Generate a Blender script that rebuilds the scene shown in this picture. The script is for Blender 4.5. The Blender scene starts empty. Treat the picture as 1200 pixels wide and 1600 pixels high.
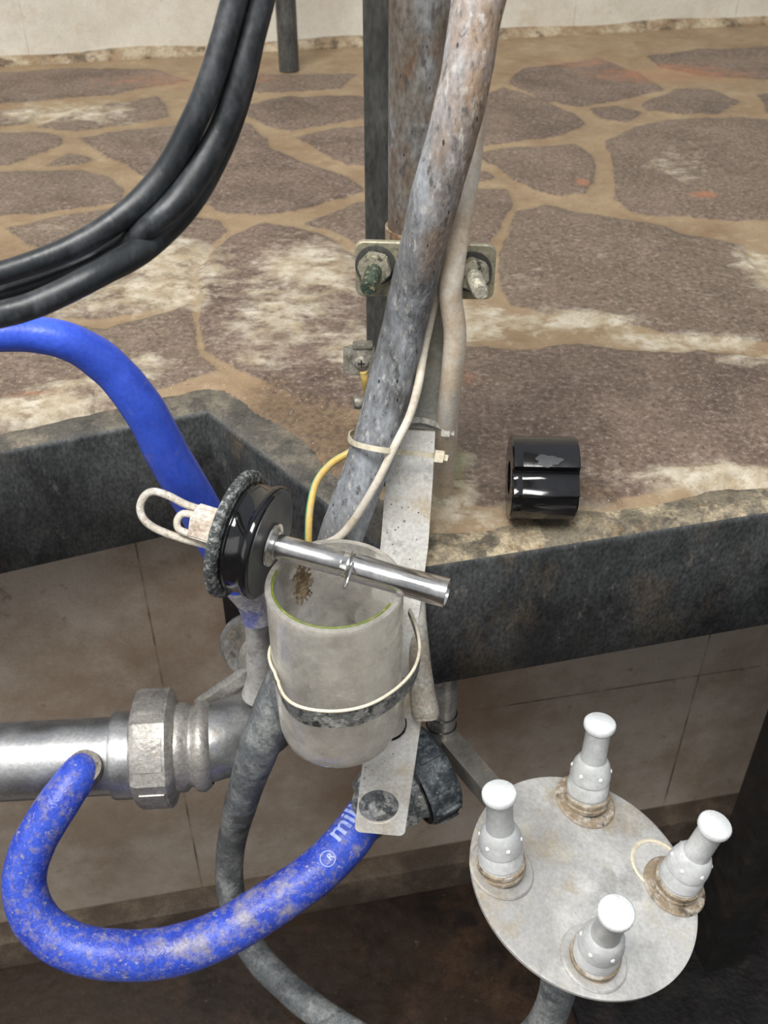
import bpy, bmesh, math, random
import numpy as np
from mathutils import Vector as V, Matrix
random.seed(4); rng = np.random.RandomState(7)
SC = bpy.context.scene; COL = SC.collection
PI = math.pi

# ------------------------------------------------------------ camera, world, light, exposure
PITCH = math.radians(38); CH = .58
cd = bpy.data.cameras.new('camera'); cam = bpy.data.objects.new('camera', cd); COL.objects.link(cam)
cd.sensor_fit = 'VERTICAL'; cd.sensor_height = 36; cd.sensor_width = 27; cd.lens = 36
cam.location = (0, 0, CH); cam.rotation_euler = (PI/2-PITCH, 0, 0); cd.clip_start = .01
cd.dof.use_dof = True; cd.dof.focus_distance = .84; cd.dof.aperture_fstop = 12
SC.camera = cam
SC.view_settings.view_transform = 'Standard'; SC.view_settings.look = 'None'
SC.view_settings.gamma = 1; SC.view_settings.use_curve_mapping = False
SC.view_settings.exposure = 0.22

w = bpy.data.worlds.new('world'); SC.world = w; w.use_nodes = True
nt = w.node_tree; bg = nt.nodes['Background']
tc = nt.nodes.new('ShaderNodeTexCoord'); sx = nt.nodes.new('ShaderNodeSeparateXYZ'); rp = nt.nodes.new('ShaderNodeValToRGB')
nt.links.new(tc.outputs['Generated'], sx.inputs[0])
mr = nt.nodes.new('ShaderNodeMapRange'); mr.inputs[1].default_value = -1; mr.inputs[2].default_value = 1
nt.links.new(sx.outputs[2], mr.inputs[0]); nt.links.new(mr.outputs[0], rp.inputs[0])
e = rp.color_ramp.elements
e[0].position = 0; e[0].color = (.05, .045, .04, 1); e[1].position = 1; e[1].color = (.9, .93, 1, 1)
for pos, c in ((.47, (.10, .095, .09, 1)), (.52, (.42, .43, .44, 1)), (.68, (.55, .57, .60, 1))):
    x = e.new(pos); x.color = c
nt.links.new(rp.outputs[0], bg.inputs[0]); bg.inputs[1].default_value = .62

def area(name, loc, target, sx_, sy_, power, color):
    l = bpy.data.lights.new(name, 'AREA'); l.shape = 'RECTANGLE'; l.size = sx_; l.size_y = sy_; l.energy = power; l.color = color
    o = bpy.data.objects.new(name, l); COL.objects.link(o); o.location = loc
    o.rotation_euler = (V(target)-V(loc)).to_track_quat('-Z', 'Y').to_euler(); return o
area('skylight_panel', (-.6, -.45, 2.5), (.1, .8, -.1), 2.0, .8, 96, (1, .985, .95))
area('left_side_light', (-2.6, -1.2, 1.0), (0, .8, -.3), 2.2, 1.6, 14, (1, .97, .92))  # unseen area light, added to brighten the left side under the platform

# ------------------------------------------------------------ helpers
c_, s_ = math.cos(PITCH), math.sin(PITCH)
def ray(x, y):
    a, b = (x-600)/1600, -(y-800)/1600
    return V((a, c_+b*s_, -s_+b*c_))
def W(x, y, d): return V((0, 0, CH))+ray(x, y)*d
def WZ(x, y, z=0.):
    r = ray(x, y); return V((0, 0, CH))+r*((z-CH)/r.z)
def WY(x, y, Y):
    r = ray(x, y); return V((0, 0, CH))+r*(Y/r.y)

NS_ = 1.35
def node_mat(name, base, layers=(), rough=.6, metal=0., bump=.15, bscale=250, spec=.5, stretch=(1, 1, 1), extra=None, speck=None, coat=0, grain=.26):
    m = bpy.data.materials.new(name); m.use_nodes = True; t = m.node_tree; b = t.nodes['Principled BSDF']
    tc = t.nodes.new('ShaderNodeTexCoord'); mp = t.nodes.new('ShaderNodeMapping'); mp.inputs['Scale'].default_value = stretch
    t.links.new(tc.outputs['Object'], mp.inputs[0])
    col = t.nodes.new('ShaderNodeRGB'); col.outputs[0].default_value = (*base, 1); cur = col.outputs[0]
    for i, L in enumerate(layers):
        c, sc, lo, hi = L[:4]; amt = L[4] if len(L) > 4 else 1.
        n = t.nodes.new('ShaderNodeTexNoise'); n.inputs['Scale'].default_value = sc; n.inputs['Detail'].default_value = 8
        n.inputs['Roughness'].default_value = .68; n.noise_dimensions = '4D'; n.inputs['W'].default_value = i*3.7+len(name)
        n.inputs['Scale'].default_value = sc*NS_; t.links.new(mp.outputs[0], n.inputs['Vector'])
        md = (lo+hi)/2-.025; hf = (hi-lo)*.36
        r = t.nodes.new('ShaderNodeMapRange'); r.inputs[1].default_value = md-hf; r.inputs[2].default_value = md+hf; r.inputs[4].default_value = amt
        t.links.new(n.outputs[0], r.inputs[0])
        mx = t.nodes.new('ShaderNodeMix'); mx.data_type = 'RGBA'
        t.links.new(r.outputs[0], mx.inputs[0]); t.links.new(cur, mx.inputs[6]); mx.inputs[7].default_value = (*c, 1); cur = mx.outputs[2]
    if speck:
        c, sc, th = speck
        v = t.nodes.new('ShaderNodeTexVoronoi'); v.inputs['Scale'].default_value = sc; t.links.new(mp.outputs[0], v.inputs['Vector'])
        r = t.nodes.new('ShaderNodeMapRange'); r.inputs[1].default_value = th; r.inputs[2].default_value = th*.6
        t.links.new(v.outputs['Distance'], r.inputs[0])
        mx = t.nodes.new('ShaderNodeMix'); mx.data_type = 'RGBA'
        t.links.new(r.outputs[0], mx.inputs[0]); t.links.new(cur, mx.inputs[6]); mx.inputs[7].default_value = (*c, 1); cur = mx.outputs[2]
    if grain:
        for gs, ga in ((330, grain), (60, grain*.3)):
            g = t.nodes.new('ShaderNodeTexNoise'); g.inputs['Scale'].default_value = gs; g.inputs['Detail'].default_value = 4; t.links.new(mp.outputs[0], g.inputs['Vector'])
            gr = t.nodes.new('ShaderNodeMapRange'); gr.inputs[1].default_value = .33; gr.inputs[2].default_value = .67; gr.inputs[3].default_value = 1-ga; gr.inputs[4].default_value = 1+ga
            t.links.new(g.outputs[0], gr.inputs[0])
            vm = t.nodes.new('ShaderNodeVectorMath'); vm.operation = 'SCALE'; t.links.new(cur, vm.inputs[0]); t.links.new(gr.outputs[0], vm.inputs['Scale']); cur = vm.outputs[0]
    t.links.new(cur, b.inputs['Base Color'])
    n = t.nodes.new('ShaderNodeTexNoise'); n.inputs['Scale'].default_value = bscale; n.inputs['Detail'].default_value = 6
    t.links.new(mp.outputs[0], n.inputs['Vector'])
    if bump:
        bp = t.nodes.new('ShaderNodeBump'); bp.inputs['Strength'].default_value = bump; bp.inputs['Distance'].default_value = .002
        t.links.new(n.outputs[0], bp.inputs['Height']); t.links.new(bp.outputs[0], b.inputs['Normal'])
    r = t.nodes.new('ShaderNodeMapRange'); r.inputs[1].default_value = .3; r.inputs[2].default_value = .7
    r.inputs[3].default_value = max(rough-.12, .03); r.inputs[4].default_value = min(rough+.12, 1)
    n2 = t.nodes.new('ShaderNodeTexNoise'); n2.inputs['Scale'].default_value = 30; n2.inputs['Detail'].default_value = 5
    t.links.new(mp.outputs[0], n2.inputs['Vector']); t.links.new(n2.outputs[0], r.inputs[0]); t.links.new(r.outputs[0], b.inputs['Roughness'])
    b.inputs['Metallic'].default_value = metal; b.inputs['Specular IOR Level'].default_value = spec; b.inputs['Coat Weight'].default_value = coat
    if extra: extra(t, b, mp, cur)
    return m

def finish(name, bm, mat, parent=None, loc=(0, 0, 0), smooth=True, angle=40):
    bmesh.ops.recalc_face_normals(bm, faces=bm.faces)
    org = V(parent.matrix_world.translation) if parent else V(loc)
    if parent: org = V(parent['_o'])
    bmesh.ops.translate(bm, vec=-org, verts=bm.verts)
    me = bpy.data.meshes.new(name); 
    if smooth:
        for f in bm.faces: f.smooth = True
        for ed in bm.edges:
            if len(ed.link_faces) == 2 and ed.calc_face_angle(0) > math.radians(angle): ed.smooth = False
    bm.to_mesh(me); bm.free()
    o = bpy.data.objects.new(name, me); COL.objects.link(o)
    for q in (mat if isinstance(mat, (list, tuple)) else [mat]): me.materials.append(q)
    if parent:
        o.parent = parent; o.location = (0, 0, 0); o['_o'] = list(org)
    else:
        o.location = org; o['_o'] = list(org)
    return o
def tag(o, label=None, cat=None, group=None, kind=None):
    if label: o['label'] = label
    if cat: o['category'] = cat
    if group: o['group'] = group
    if kind: o['kind'] = kind
    return o
def thing(name, loc, label, cat, group=None):
    o = bpy.data.objects.new(name, None); COL.objects.link(o); o.location = loc; o.empty_display_size = .02
    o['_o'] = list(loc); return tag(o, label, cat, group)
def struct(name, bm, mat, loc=(0, 0, 0), label=None, **k):
    o = finish(name, bm, mat, None, loc, **k); o['kind'] = 'structure'
    if label: o['label'] = label
    return o

def catmull(P, n=10):
    P = [V(p) for p in P]; Q = [P[0]*2-P[1]]+P+[P[-1]*2-P[-2]]; out = []
    for i in range(1, len(Q)-2):
        p0, p1, p2, p3 = Q[i-1:i+3]
        for k in range(n):
            t = k/n
            out.append(.5*((2*p1)+(p2-p0)*t+(2*p0-5*p1+4*p2-p3)*t*t+(3*p1-p0-3*p2+p3)*t**3))
    out.append(P[-1]); return out
def interp(vals, n):
    out = []
    for i in range(len(vals)-1):
        for k in range(n):
            t = k/n; t = t*t*(3-2*t); out.append(vals[i]*(1-t)+vals[i+1]*t)
    return out+[vals[-1]]
def frames(P, up=None, closed=False):
    n = len(P); T = []
    for i in range(n):
        a = P[(i+1) % n] if closed else P[min(i+1, n-1)]; b = P[i-1] if closed else P[max(i-1, 0)]
        T.append((a-b).normalized())
    N = up if up else (V((0, 0, 1)) if abs(T[0].z) < .9 else V((1, 0, 0)))
    out = []
    for i in range(n):
        if up: N = up
        N = (N-T[i]*N.dot(T[i])).normalized(); out.append((T[i], N, T[i].cross(N)))
    return out
def sweep(bm, P, section, closed=False, up=None, cap=True, mi=0):
    """section(i) -> list of (a,b) offsets along N and B"""
    F = frames(P, up, closed); rings = []
    for i, (p, (T, N, B)) in enumerate(zip(P, F)):
        rings.append([bm.verts.new(p+N*a+B*b) for a, b in section(i)])
    m = len(rings[0]); n = len(rings)
    for i in range(n if closed else n-1):
        r0, r1 = rings[i], rings[(i+1) % n]
        for k in range(m):
            f = bm.faces.new((r0[k], r0[(k+1) % m], r1[(k+1) % m], r1[k])); f.material_index = mi
    if cap and not closed:
        bm.faces.new(rings[0]); bm.faces.new(rings[-1])
    return rings, F
def circ(r, m=24): return [(r*math.cos(2*PI*k/m), r*math.sin(2*PI*k/m)) for k in range(m)]
def tube_px(bm, pts, n=10, seg=28, wob=.02, cap=True):
    """pts: (px, py, width in px, depth)"""
    P = catmull([W(x, y, d) for x, y, w_, d in pts], n); R = interp([w_*d/3200 for x, y, w_, d in pts], n)
    ph = rng.rand(4)*6
    S = lambda i: circ(R[i]*(1+wob*math.sin(i*.7+ph[0])*math.sin(i*.23+ph[1])), seg)
    return P, R, sweep(bm, P, S, cap=cap)
def tube3(bm, P, r, seg=16, closed=False, cap=True, up=None):
    return sweep(bm, P, lambda i: circ(r if not callable(r) else r(i), seg), closed=closed, cap=cap, up=up)
def basis(ax, hint=None):
    ax = V(ax).normalized(); h = V(hint) if hint else (V((0, 0, 1)) if abs(ax.z) < .9 else V((0, 1, 0)))
    x = (h-ax*h.dot(ax)).normalized(); return ax, x, ax.cross(x)
def lathe(bm, prof, org, ax, seg=48, hint=None, rf=None, mi=0, close=False):
    """prof: (radius, height) list"""
    ax, x, y = basis(ax, hint); org = V(org); rings = []
    for j, (r, h) in enumerate(prof):
        if r < 1e-6: rings.append([bm.verts.new(org+ax*h)]*seg); continue
        rings.append([bm.verts.new(org+ax*h+(x*math.cos(2*PI*k/seg)+y*math.sin(2*PI*k/seg))*(rf(r, h, k, j) if rf else r)) for k in range(seg)])
    idx = list(range(len(rings)-1))
    pairs = [(rings[i], rings[i+1]) for i in idx]+([(rings[-1], rings[0])] if close else [])
    for a, b in pairs:
        for k in range(seg):
            vs = []
            for v in (a[k], a[(k+1) % seg], b[(k+1) % seg], b[k]):
                if v not in vs: vs.append(v)
            if len(vs) > 2:
                f = bm.faces.new(vs); f.material_index = mi
def box(bm, c, ax, ay, az, hx, hy, hz, bev=0, mi=0):
    c = V(c); vs = []
    for i in (-1, 1):
        for j in (-1, 1):
            for k in (-1, 1): vs.append(bm.verts.new(c+V(ax)*i*hx+V(ay)*j*hy+V(az)*k*hz))
    fs = [bm.faces.new([vs[q] for q in f]) for f in ((0, 1, 3, 2), (4, 6, 7, 5), (0, 4, 5, 1), (2, 3, 7, 6), (0, 2, 6, 4), (1, 5, 7, 3))]
    for f in fs: f.material_index = mi
    if bev:
        es = {e for f in fs for e in f.edges}; bmesh.ops.bevel(bm, geom=list(es), offset=bev, segments=2, affect='EDGES', profile=.7)
def plate(bm, outline, o, ax, ay, th, holes=()):
    """flat plate: 2d outline (+holes) in plane o,ax,ay; thickness along ax x ay"""
    o, ax, ay = V(o), V(ax).normalized(), V(ay).normalized(); n = ax.cross(ay).normalized()
    es = []
    for lp in [outline]+list(holes):
        vs = [bm.verts.new(o+ax*a+ay*b-n*th/2) for a, b in lp]
        es += [bm.edges.new((vs[i], vs[(i+1) % len(vs)])) for i in range(len(vs))]
    r = bmesh.ops.triangle_fill(bm, use_beauty=True, use_dissolve=False, edges=es)
    fs = [g for g in r['geom'] if isinstance(g, bmesh.types.BMFace)]
    r = bmesh.ops.extrude_face_region(bm, geom=fs)
    bmesh.ops.translate(bm, vec=n*th, verts=[g for g in r['geom'] if isinstance(g, bmesh.types.BMVert)])
def rrect(x0, y0, x1, y1, r, n=5):
    out = []
    for cx, cy, a in ((x1-r, y1-r, 0), (x0+r, y1-r, 90), (x0+r, y0+r, 180), (x1-r, y0+r, 270)):
        for k in range(n+1):
            t = math.radians(a+90*k/n); out.append((cx+r*math.cos(t), cy+r*math.sin(t)))
    return out
def ngon(r, n, ph=0): return [(r*math.cos(2*PI*k/n+ph), r*math.sin(2*PI*k/n+ph)) for k in range(n)]

# ------------------------------------------------------------ materials
M = {}
M['steel_edge'] = node_mat('dirty_dark_steel', (.045, .048, .049), [((.11, .115, .115), 6, .44, .70, .75), ((.022, .022, .024), 12, .5, .62, .8), ((.14, .105, .065), 7, .54, .70, .65), ((.20, .19, .17), 45, .60, .72, .6)], rough=.48, metal=.2, bump=.3, bscale=160, stretch=(1, 1, .6), speck=((.25, .25, .24), 90, .05), grain=.4)
M['lip_dirt'] = node_mat('dirt_crusted_steel_lip', (.16, .135, .095), [((.42, .35, .23), 18, .45, .62), ((.07, .06, .045), 30, .5, .65, .9), ((.22, .14, .07), 60, .55, .7, .7)], rough=.8, bump=.6, bscale=220)
M['galv'] = node_mat('weathered_galvanised_steel', (.20, .18, .15), [((.30, .31, .32), 20, .45, .65), ((.17, .10, .06), 30, .5, .68, .9), ((.10, .09, .085), 90, .56, .66, .8)], rough=.62, metal=.3, bump=.3, bscale=300, stretch=(1, 1, .5), speck=((.03, .02, .02), 130, .09))
M['post'] = node_mat('dark_grey_post_steel', (.075, .075, .07), [((.13, .13, .12), 18, .45, .7), ((.04, .04, .04), 40, .55, .7)], rough=.55, metal=.3, bump=.15, stretch=(1, 1, .35))
M['bar'] = node_mat('limescaled_steel_bar', (.66, .63, .57), [((.82, .81, .77), 14, .42, .62), ((.58, .46, .31), 16, .53, .70, .85), ((.45, .42, .36), 60, .57, .68, .6)], rough=.5, metal=.08, bump=.2, bscale=250, speck=((.10, .06, .03), 110, .10), grain=.12)
M['bar_dark'] = node_mat('grey_steel_bar_upper', (.33, .33, .29), [((.45, .43, .37), 12, .5, .7), ((.25, .23, .18), 30, .5, .7, .7)], rough=.5, metal=.25, bump=.15, speck=((.10, .06, .03), 90, .06), grain=.12)
M['plate'] = node_mat('tarnished_zinc_plate', (.40, .37, .27), [((.45, .40, .26), 30, .48, .66), ((.16, .15, .11), 50, .55, .7)], rough=.5, metal=.35, bump=.25, grain=0.18)
M['bolt_green'] = node_mat('verdigris_bolt', (.045, .065, .045), [((.25, .22, .13), 150, .54, .62)], rough=.6, metal=.3, bump=.7, bscale=500)
M['bolt_grey'] = node_mat('grey_zinc_bolt', (.42, .39, .31), [((.2, .19, .15), 120, .5, .65)], rough=.55, metal=.35, bump=.4, bscale=500)
M['nut'] = node_mat('tarnished_nut', (.46, .43, .33), [((.50, .46, .34), 50, .5, .65), ((.1, .1, .075), 140, .55, .66)], rough=.5, metal=.45, bump=.3)
M['hose_grey'] = node_mat('grey_rubber_hose_with_bloom', (.20, .205, .21), [((.42, .445, .48), 9, .44, .62, .95), ((.12, .12, .118), 15, .54, .66, .8), ((.33, .215, .13), 4, .50, .62, .85), ((.09, .09, .09), 150, .57, .65, .8), ((.60, .58, .54), 160, .57, .66, .6)], rough=.6, bump=.45, bscale=420, stretch=(1, 1, .4), speck=((.03, .03, .03), 120, .12), grain=.22)
M['hose_loop'] = node_mat('dark_grey_rubber_hose', (.13, .14, .145), [((.29, .30, .29), 22, .47, .65, .85), ((.07, .075, .08), 28, .53, .64, .9)], rough=.55, bump=.25, bscale=250)
M['hose_black'] = node_mat('black_rubber_hose', (.018, .021, .024), [((.085, .09, .10), 30, .47, .70, .7), ((.2, .19, .17), 75, .64, .74, .5)], rough=.42, bump=.15, bscale=250, stretch=(1, .6, .6), grain=0.15)
M['blue'] = node_mat('blue_rubber_hose_clean', (.035, .085, .60), [((.05, .12, .72), 14, .4, .6), ((.24, .22, .42), 60, .58, .76, .45)], rough=.38, bump=.12, bscale=400, grain=0.1)
M['blue_dirty'] = node_mat('blue_rubber_hose_dusty', (.022, .05, .42), [((.04, .09, .55), 12, .4, .6), ((.20, .19, .34), 90, .50, .66, .75), ((.36, .33, .31), 13, .55, .70, .7), ((.46, .43, .40), 130, .60, .68, .7)], rough=.38, bump=.3, bscale=350, speck=((.6, .6, .65), 150, .05), grain=.2)
M['cream'] = node_mat('yellowed_plastic_tube', (.66, .55, .42), [((.74, .70, .63), 15, .45, .65), ((.44, .31, .2), 12, .54, .70, .8), ((.30, .27, .23), 40, .6, .72, .7)], rough=.45, bump=.06, grain=.1)
M['tie'] = node_mat('yellowed_nylon_tie', (.66, .60, .46), [((.48, .40, .26), 60, .5, .68)], rough=.45, bump=.1, speck=((.3, .2, .1), 300, .1), grain=.08)
M['tie_grey'] = node_mat('grey_nylon_tie', (.40, .38, .34), [((.2, .19, .17), 80, .5, .65)], rough=.5, bump=.2)
M['cable'] = node_mat('thin_cream_cable', (.72, .66, .56), [((.55, .47, .35), 40, .5, .7)], rough=.5, bump=.05, speck=((.2, .15, .1), 260, .1), grain=.08)
M['rubber'] = node_mat('wet_black_rubber', (.005, .005, .006), [((.010, .010, .011), 30, .5, .7)], rough=.13, bump=.04, bscale=90, spec=.6, grain=.08)
M['rubber_worn'] = node_mat('black_rubber_scuffed', (.012, .013, .014), [((.045, .048, .05), 30, .55, .7, .8)], rough=.3, bump=.1, bscale=120)
M['rubber_face'] = node_mat('grey_rubber_face', (.045, .048, .05), [((.07, .07, .07), 20, .5, .7)], rough=.4, bump=.05, grain=.08)
M['knurl'] = node_mat('crusted_black_rim', (.05, .055, .055), [((.33, .34, .33), 160, .5, .62, .9)], rough=.65, bump=.8, bscale=450)
M['inox'] = node_mat('polished_stainless_steel', (.62, .61, .59), [((.48, .47, .45), 60, .55, .7, .5)], rough=.18, metal=1., bump=.03, bscale=120, speck=((.2, .18, .15), 200, .07), grain=.08)
M['inox_pipe'] = node_mat('stained_stainless_pipe', (.44, .44, .44), [((.36, .36, .36), 18, .48, .66, .8), ((.42, .36, .28), 24, .58, .74, .7)], rough=.40, metal=.9, bump=.12, bscale=180, grain=0.12)
M['inox_dull'] = node_mat('dull_scaled_stainless', (.38, .36, .33), [((.50, .48, .44), 22, .45, .65), ((.24, .22, .20), 35, .54, .7, .8), ((.40, .30, .20), 28, .6, .74, .7)], rough=.45, metal=.6, bump=.3, bscale=220, grain=0.18)
M['lime'] = node_mat('limescale_crusted_wire', (.62, .56, .46), [((.75, .72, .66), 60, .45, .65), ((.38, .30, .22), 60, .58, .7, .8)], rough=.6, bump=.5, bscale=500, speck=((.08, .06, .05), 260, .13), grain=0.15)
M['lime_nut'] = node_mat('limescale_crusted_nut', (.62, .52, .42), [((.72, .69, .63), 50, .45, .65), ((.40, .28, .2), 40, .56, .7, .8)], rough=.6, bump=.4, bscale=400)
M['strap'] = node_mat('corroded_strap_band', (.17, .175, .165), [((.42, .41, .38), 70, .48, .6), ((.05, .055, .05), 90, .56, .64), ((.42, .30, .2), 60, .64, .72, .7)], rough=.6, metal=.3, bump=.7, bscale=300)
M['strap_edge'] = node_mat('cream_strap_edge', (.72, .66, .52), [((.55, .48, .36), 80, .5, .7)], rough=.5, bump=.1, speck=((.1, .07, .04), 260, .12), grain=0.06)
M['dish'] = node_mat('scaled_dish_steel', (.44, .43, .41), [((.68, .67, .64), 5, .42, .60), ((.44, .34, .20), 5, .54, .68, .85), ((.28, .28, .27), 12, .56, .68, .6), ((.62, .57, .44), 16, .57, .68, .5)], rough=.34, metal=.35, bump=.2, bscale=120, speck=((.1, .08, .06), 90, .045), grain=.10)
M['jetter'] = node_mat('grey_white_plastic', (.45, .46, .455), [((.64, .65, .65), 14, .42, .62), ((.36, .35, .33), 18, .55, .7, .7)], rough=.40, bump=.08, bscale=300, grain=.06)
M['jetter_cap'] = node_mat('white_limed_cap', (.70, .72, .72), [((.56, .57, .56), 60, .56, .7, .6)], rough=.5, bump=.2, bscale=400, grain=.04)
M['brown_ring'] = node_mat('brown_stained_ring', (.28, .22, .15), [((.48, .44, .38), 60, .5, .65), ((.10, .08, .06), 60, .55, .68)], rough=.5, bump=.3, grain=0.15)
M['cap_grey'] = node_mat('chalky_black_plastic', (.045, .055, .065), [((.20, .22, .23), 45, .48, .62, .9), ((.42, .42, .38), 120, .6, .7, .7)], rough=.55, bump=.5, bscale=350)
M['cap_lime'] = node_mat('limed_grey_elbow', (.13, .14, .145), [((.42, .42, .40), 45, .48, .6, .9), ((.07, .075, .08), 60, .55, .64)], rough=.6, bump=.5, bscale=350)
M['yellow'] = node_mat('yellow_wire_sheath', (.72, .50, .14), [((.55, .45, .25), 60, .5, .66, .8)], rough=.4, bump=.1, speck=((.1, .07, .03), 260, .1), grain=0.06)
M['green'] = node_mat('green_wire_stripe', (.10, .42, .24), rough=.4, bump=.05, grain=.08)
M['tan_tube'] = node_mat('scaled_tube_end', (.42, .37, .30), [((.54, .52, .47), 25, .45, .65), ((.24, .23, .21), 40, .55, .7, .7), ((.5, .36, .2), 12, .56, .7, .6)], rough=.55, metal=.15, bump=.2)
M['clip'] = node_mat('dull_terminal_steel', (.25, .23, .19), [((.42, .40, .34), 60, .5, .65), ((.13, .12, .09), 90, .55, .7)], rough=.5, metal=.4, bump=.3)
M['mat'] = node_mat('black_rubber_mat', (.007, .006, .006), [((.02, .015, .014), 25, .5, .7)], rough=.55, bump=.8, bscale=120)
M['weld'] = node_mat('welded_rust', (.22, .13, .07), [((.35, .27, .18), 60, .5, .65)], rough=.7, bump=.6)
M['text'] = node_mat('pale_blue_print', (.42, .50, .86), [((.10, .14, .55), 90, .5, .66, .6)], rough=.4, bump=0, grain=.08)

# ------------------------------------------------------------ setting: platform, walls, floors
A = WZ(0, 700); B = WZ(322, 637); C = WZ(642, 884); D = WZ(1200, 796)
A0 = A+(A-B).normalized()*1.2; D0 = D+(D-C).normalized()*.8
EDGE = [A0, B, C, D0]
YAW = math.radians(12.0); uu = V((math.cos(YAW), math.sin(YAW), 0)); vv = V((-math.sin(YAW), math.cos(YAW), 0))
Wb = WZ(560, 70)                       # foot of the back wall
ED2 = np.array([[p.x, p.y] for p in EDGE])
def seg_dist(X, Y, poly, closed):
    n = len(poly); dm = np.full(X.shape, 1e9)
    for i in range(n if closed else n-1):
        a = poly[i]; b = poly[(i+1) % n]; ab = b-a
        t = np.clip(((X-a[0])*ab[0]+(Y-a[1])*ab[1])/(ab@ab), 0, 1)
        dm = np.minimum(dm, np.hypot(X-a[0]-t*ab[0], Y-a[1]-t*ab[1]))
    return dm
def inside(X, Y, poly):
    r = np.zeros(X.shape, bool); n = len(poly)
    for i in range(n):
        a = poly[i]; b = poly[(i+1) % n]
        if a[1] == b[1]: continue
        r ^= ((a[1] > Y) != (b[1] > Y)) & (X < (b[0]-a[0])*(Y-a[1])/(b[1]-a[1])+a[0])
    return r
_ph = rng.rand(60, 4)
def warp(X, Y, f0, octs=5, seed=0):
    o = np.zeros_like(X); f = f0; a = 1.
    for k in range(octs):
        for j in range(3):
            p = _ph[(seed*7+k*3+j) % 60]; th = p[0]*6.28
            o += a*np.sin(f*(X*math.cos(th)+Y*math.sin(th))*(1+.4*p[1])+p[2]*6.28+1.3*np.sin(f*.7*(Y*math.cos(th)-X*math.sin(th))+p[3]*6.28))
        f *= 2.03; a *= .55
    return o/3.5
STONES = [
 [(0,213),(55,212),(90,218),(95,230),(60,245),(20,262),(-60,264),(-60,213)],
 [(50,206),(165,166),(250,153),(262,170),(262,188),(200,197),(110,210)],
 [(112,221),(200,206),(290,199),(330,200),(300,250),(232,285),(190,255),(150,238)],
 [(-80,272),(130,270),(175,283),(188,300),(185,322),(150,330),(60,340),(-80,347)],
 [(8,362),(60,350),(150,336),(210,330),(180,372),(110,388),(50,393)],
 [(75,262),(110,240),(150,250),(130,262)],
 [(350,190),(395,200),(425,220),(425,236),(470,260),(540,283),(568,305),(500,325),(420,338),(350,335),(290,302),(325,235)],
 [(380,168),(440,155),(530,152),(590,158),(590,186),(500,200),(460,207),(410,196),(372,182)],
 [(465,218),(530,203),(640,205),(640,275),(540,264),(500,240)],
 [(480,352),(560,322),(640,318),(650,360),(600,402),(555,385),(520,364)],
 [(303,432),(330,400),(370,372),(420,350),(470,357),(510,372),(560,404),(570,425),(640,500),(650,640),(560,652),(480,640),(412,606),(362,580),(328,556),(308,510)],
 [(-60,440),(60,420),(150,402),(200,345),(270,333),(352,350),(362,366),(325,392),(295,432),(293,455),(240,488),(150,500),(60,500),(-60,508)],
 [(-80,522),(100,507),(170,517),(290,482),(300,505),(318,560),(345,585),(270,606),(150,640),(0,678),(-80,690)],
 [(-60,120),(100,110),(240,112),(300,130),(180,150),(40,165),(-60,170)],
 [(-60,180),(60,178),(40,200),(-60,208)],
 [(330,140),(420,120),(560,118),(540,140),(400,150)],
 [(820,112),(930,92),(1000,118),(1040,145),(960,163),(900,170),(850,162),(800,135)],
 [(1010,92),(1100,80),(1260,75),(1260,128),(1120,124),(1040,112)],
 [(735,192),(760,150),(790,140),(850,162),(900,182),(922,200),(880,217),(780,230),(738,232)],
 [(1000,168),(1060,142),(1120,146),(1150,162),(1120,180),(1060,181),(1010,176)],
 [(920,173),(960,170),(1008,180),(985,195),(940,191)],
 [(950,226),(1000,200),(1050,189),(1150,187),(1290,198),(1290,352),(1110,345),(1040,342),(990,336),(965,315),(950,272)],
 [(740,242),(800,236),(900,232),(920,246),(923,280),(915,308),(870,312),(830,300),(782,266)],
 [(650,255),(765,271),(778,280),(740,290),(650,288)],
 [(640,300),(790,298),(795,320),(785,340),(760,385),(745,397),(640,400)],
 [(800,332),(850,325),(920,340),(1000,352),(1060,367),(1150,386),(1162,412),(1190,440),(1300,470),(1300,552),(1100,535),(1000,520),(900,507),(800,487),(780,450),(778,400)],
 [(1180,150),(1280,140),(1280,186),(1190,180)],
 [(690,540),(800,552),(900,545),(1000,557),(1090,552),(1300,590),(1300,735),(1150,752),(1050,768),(930,790),(860,800),(760,812),(640,790),(640,660),(690,600)],
]
PALE = [(480,430,100,60,.85),(440,500,100,80,.72),(560,560,110,70,.62),(420,570,60,30,.5),(250,420,120,50,.9),(240,462,100,34,1),(120,480,120,25,.5),(60,648,120,32,1),(160,605,120,24,.6),(230,580,60,28,.7),
        (900,512,130,17,.9),(1060,540,140,14,1),(1200,572,120,14,.8),(1185,425,40,42,1),(740,505,70,34,1),(640,600,80,60,.5),(700,790,60,45,1),(720,740,45,40,.6),(760,820,80,25,.6),(1110,752,170,22,1),(900,800,110,20,.6),
        (90,360,60,20,.35),(620,640,70,50,.4),(1060,260,90,40,.35),(130,180,120,22,.7),(60,185,80,16,.8),(820,440,50,40,.35),(900,420,90,24,.35),(1000,470,120,26,.2)]
RUST = [(610,585,80,12,.6),(1120,650,70,14,.42),(60,620,80,12,.7),(720,590,50,30,.5),(1040,120,200,22,.7),(900,100,120,20,.6),(300,130,250,22,.6),(800,690,60,20,.35),(1100,310,30,8,.8),(905,292,16,9,.8),(120,650,50,10,.6)]
DIRT = [(520,690,130,60,1),(470,660,120,50,1),(560,720,90,60,1),(430,620,60,26,.8),(900,775,110,24,.8),(820,820,60,14,1),(640,700,60,50,.6),(440,540,26,12,.9),(120,330,160,12,.2)]
MOSS = [(700,745,45,45,1),(680,790,30,24,.5),(730,740,26,20,.6)]
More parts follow.
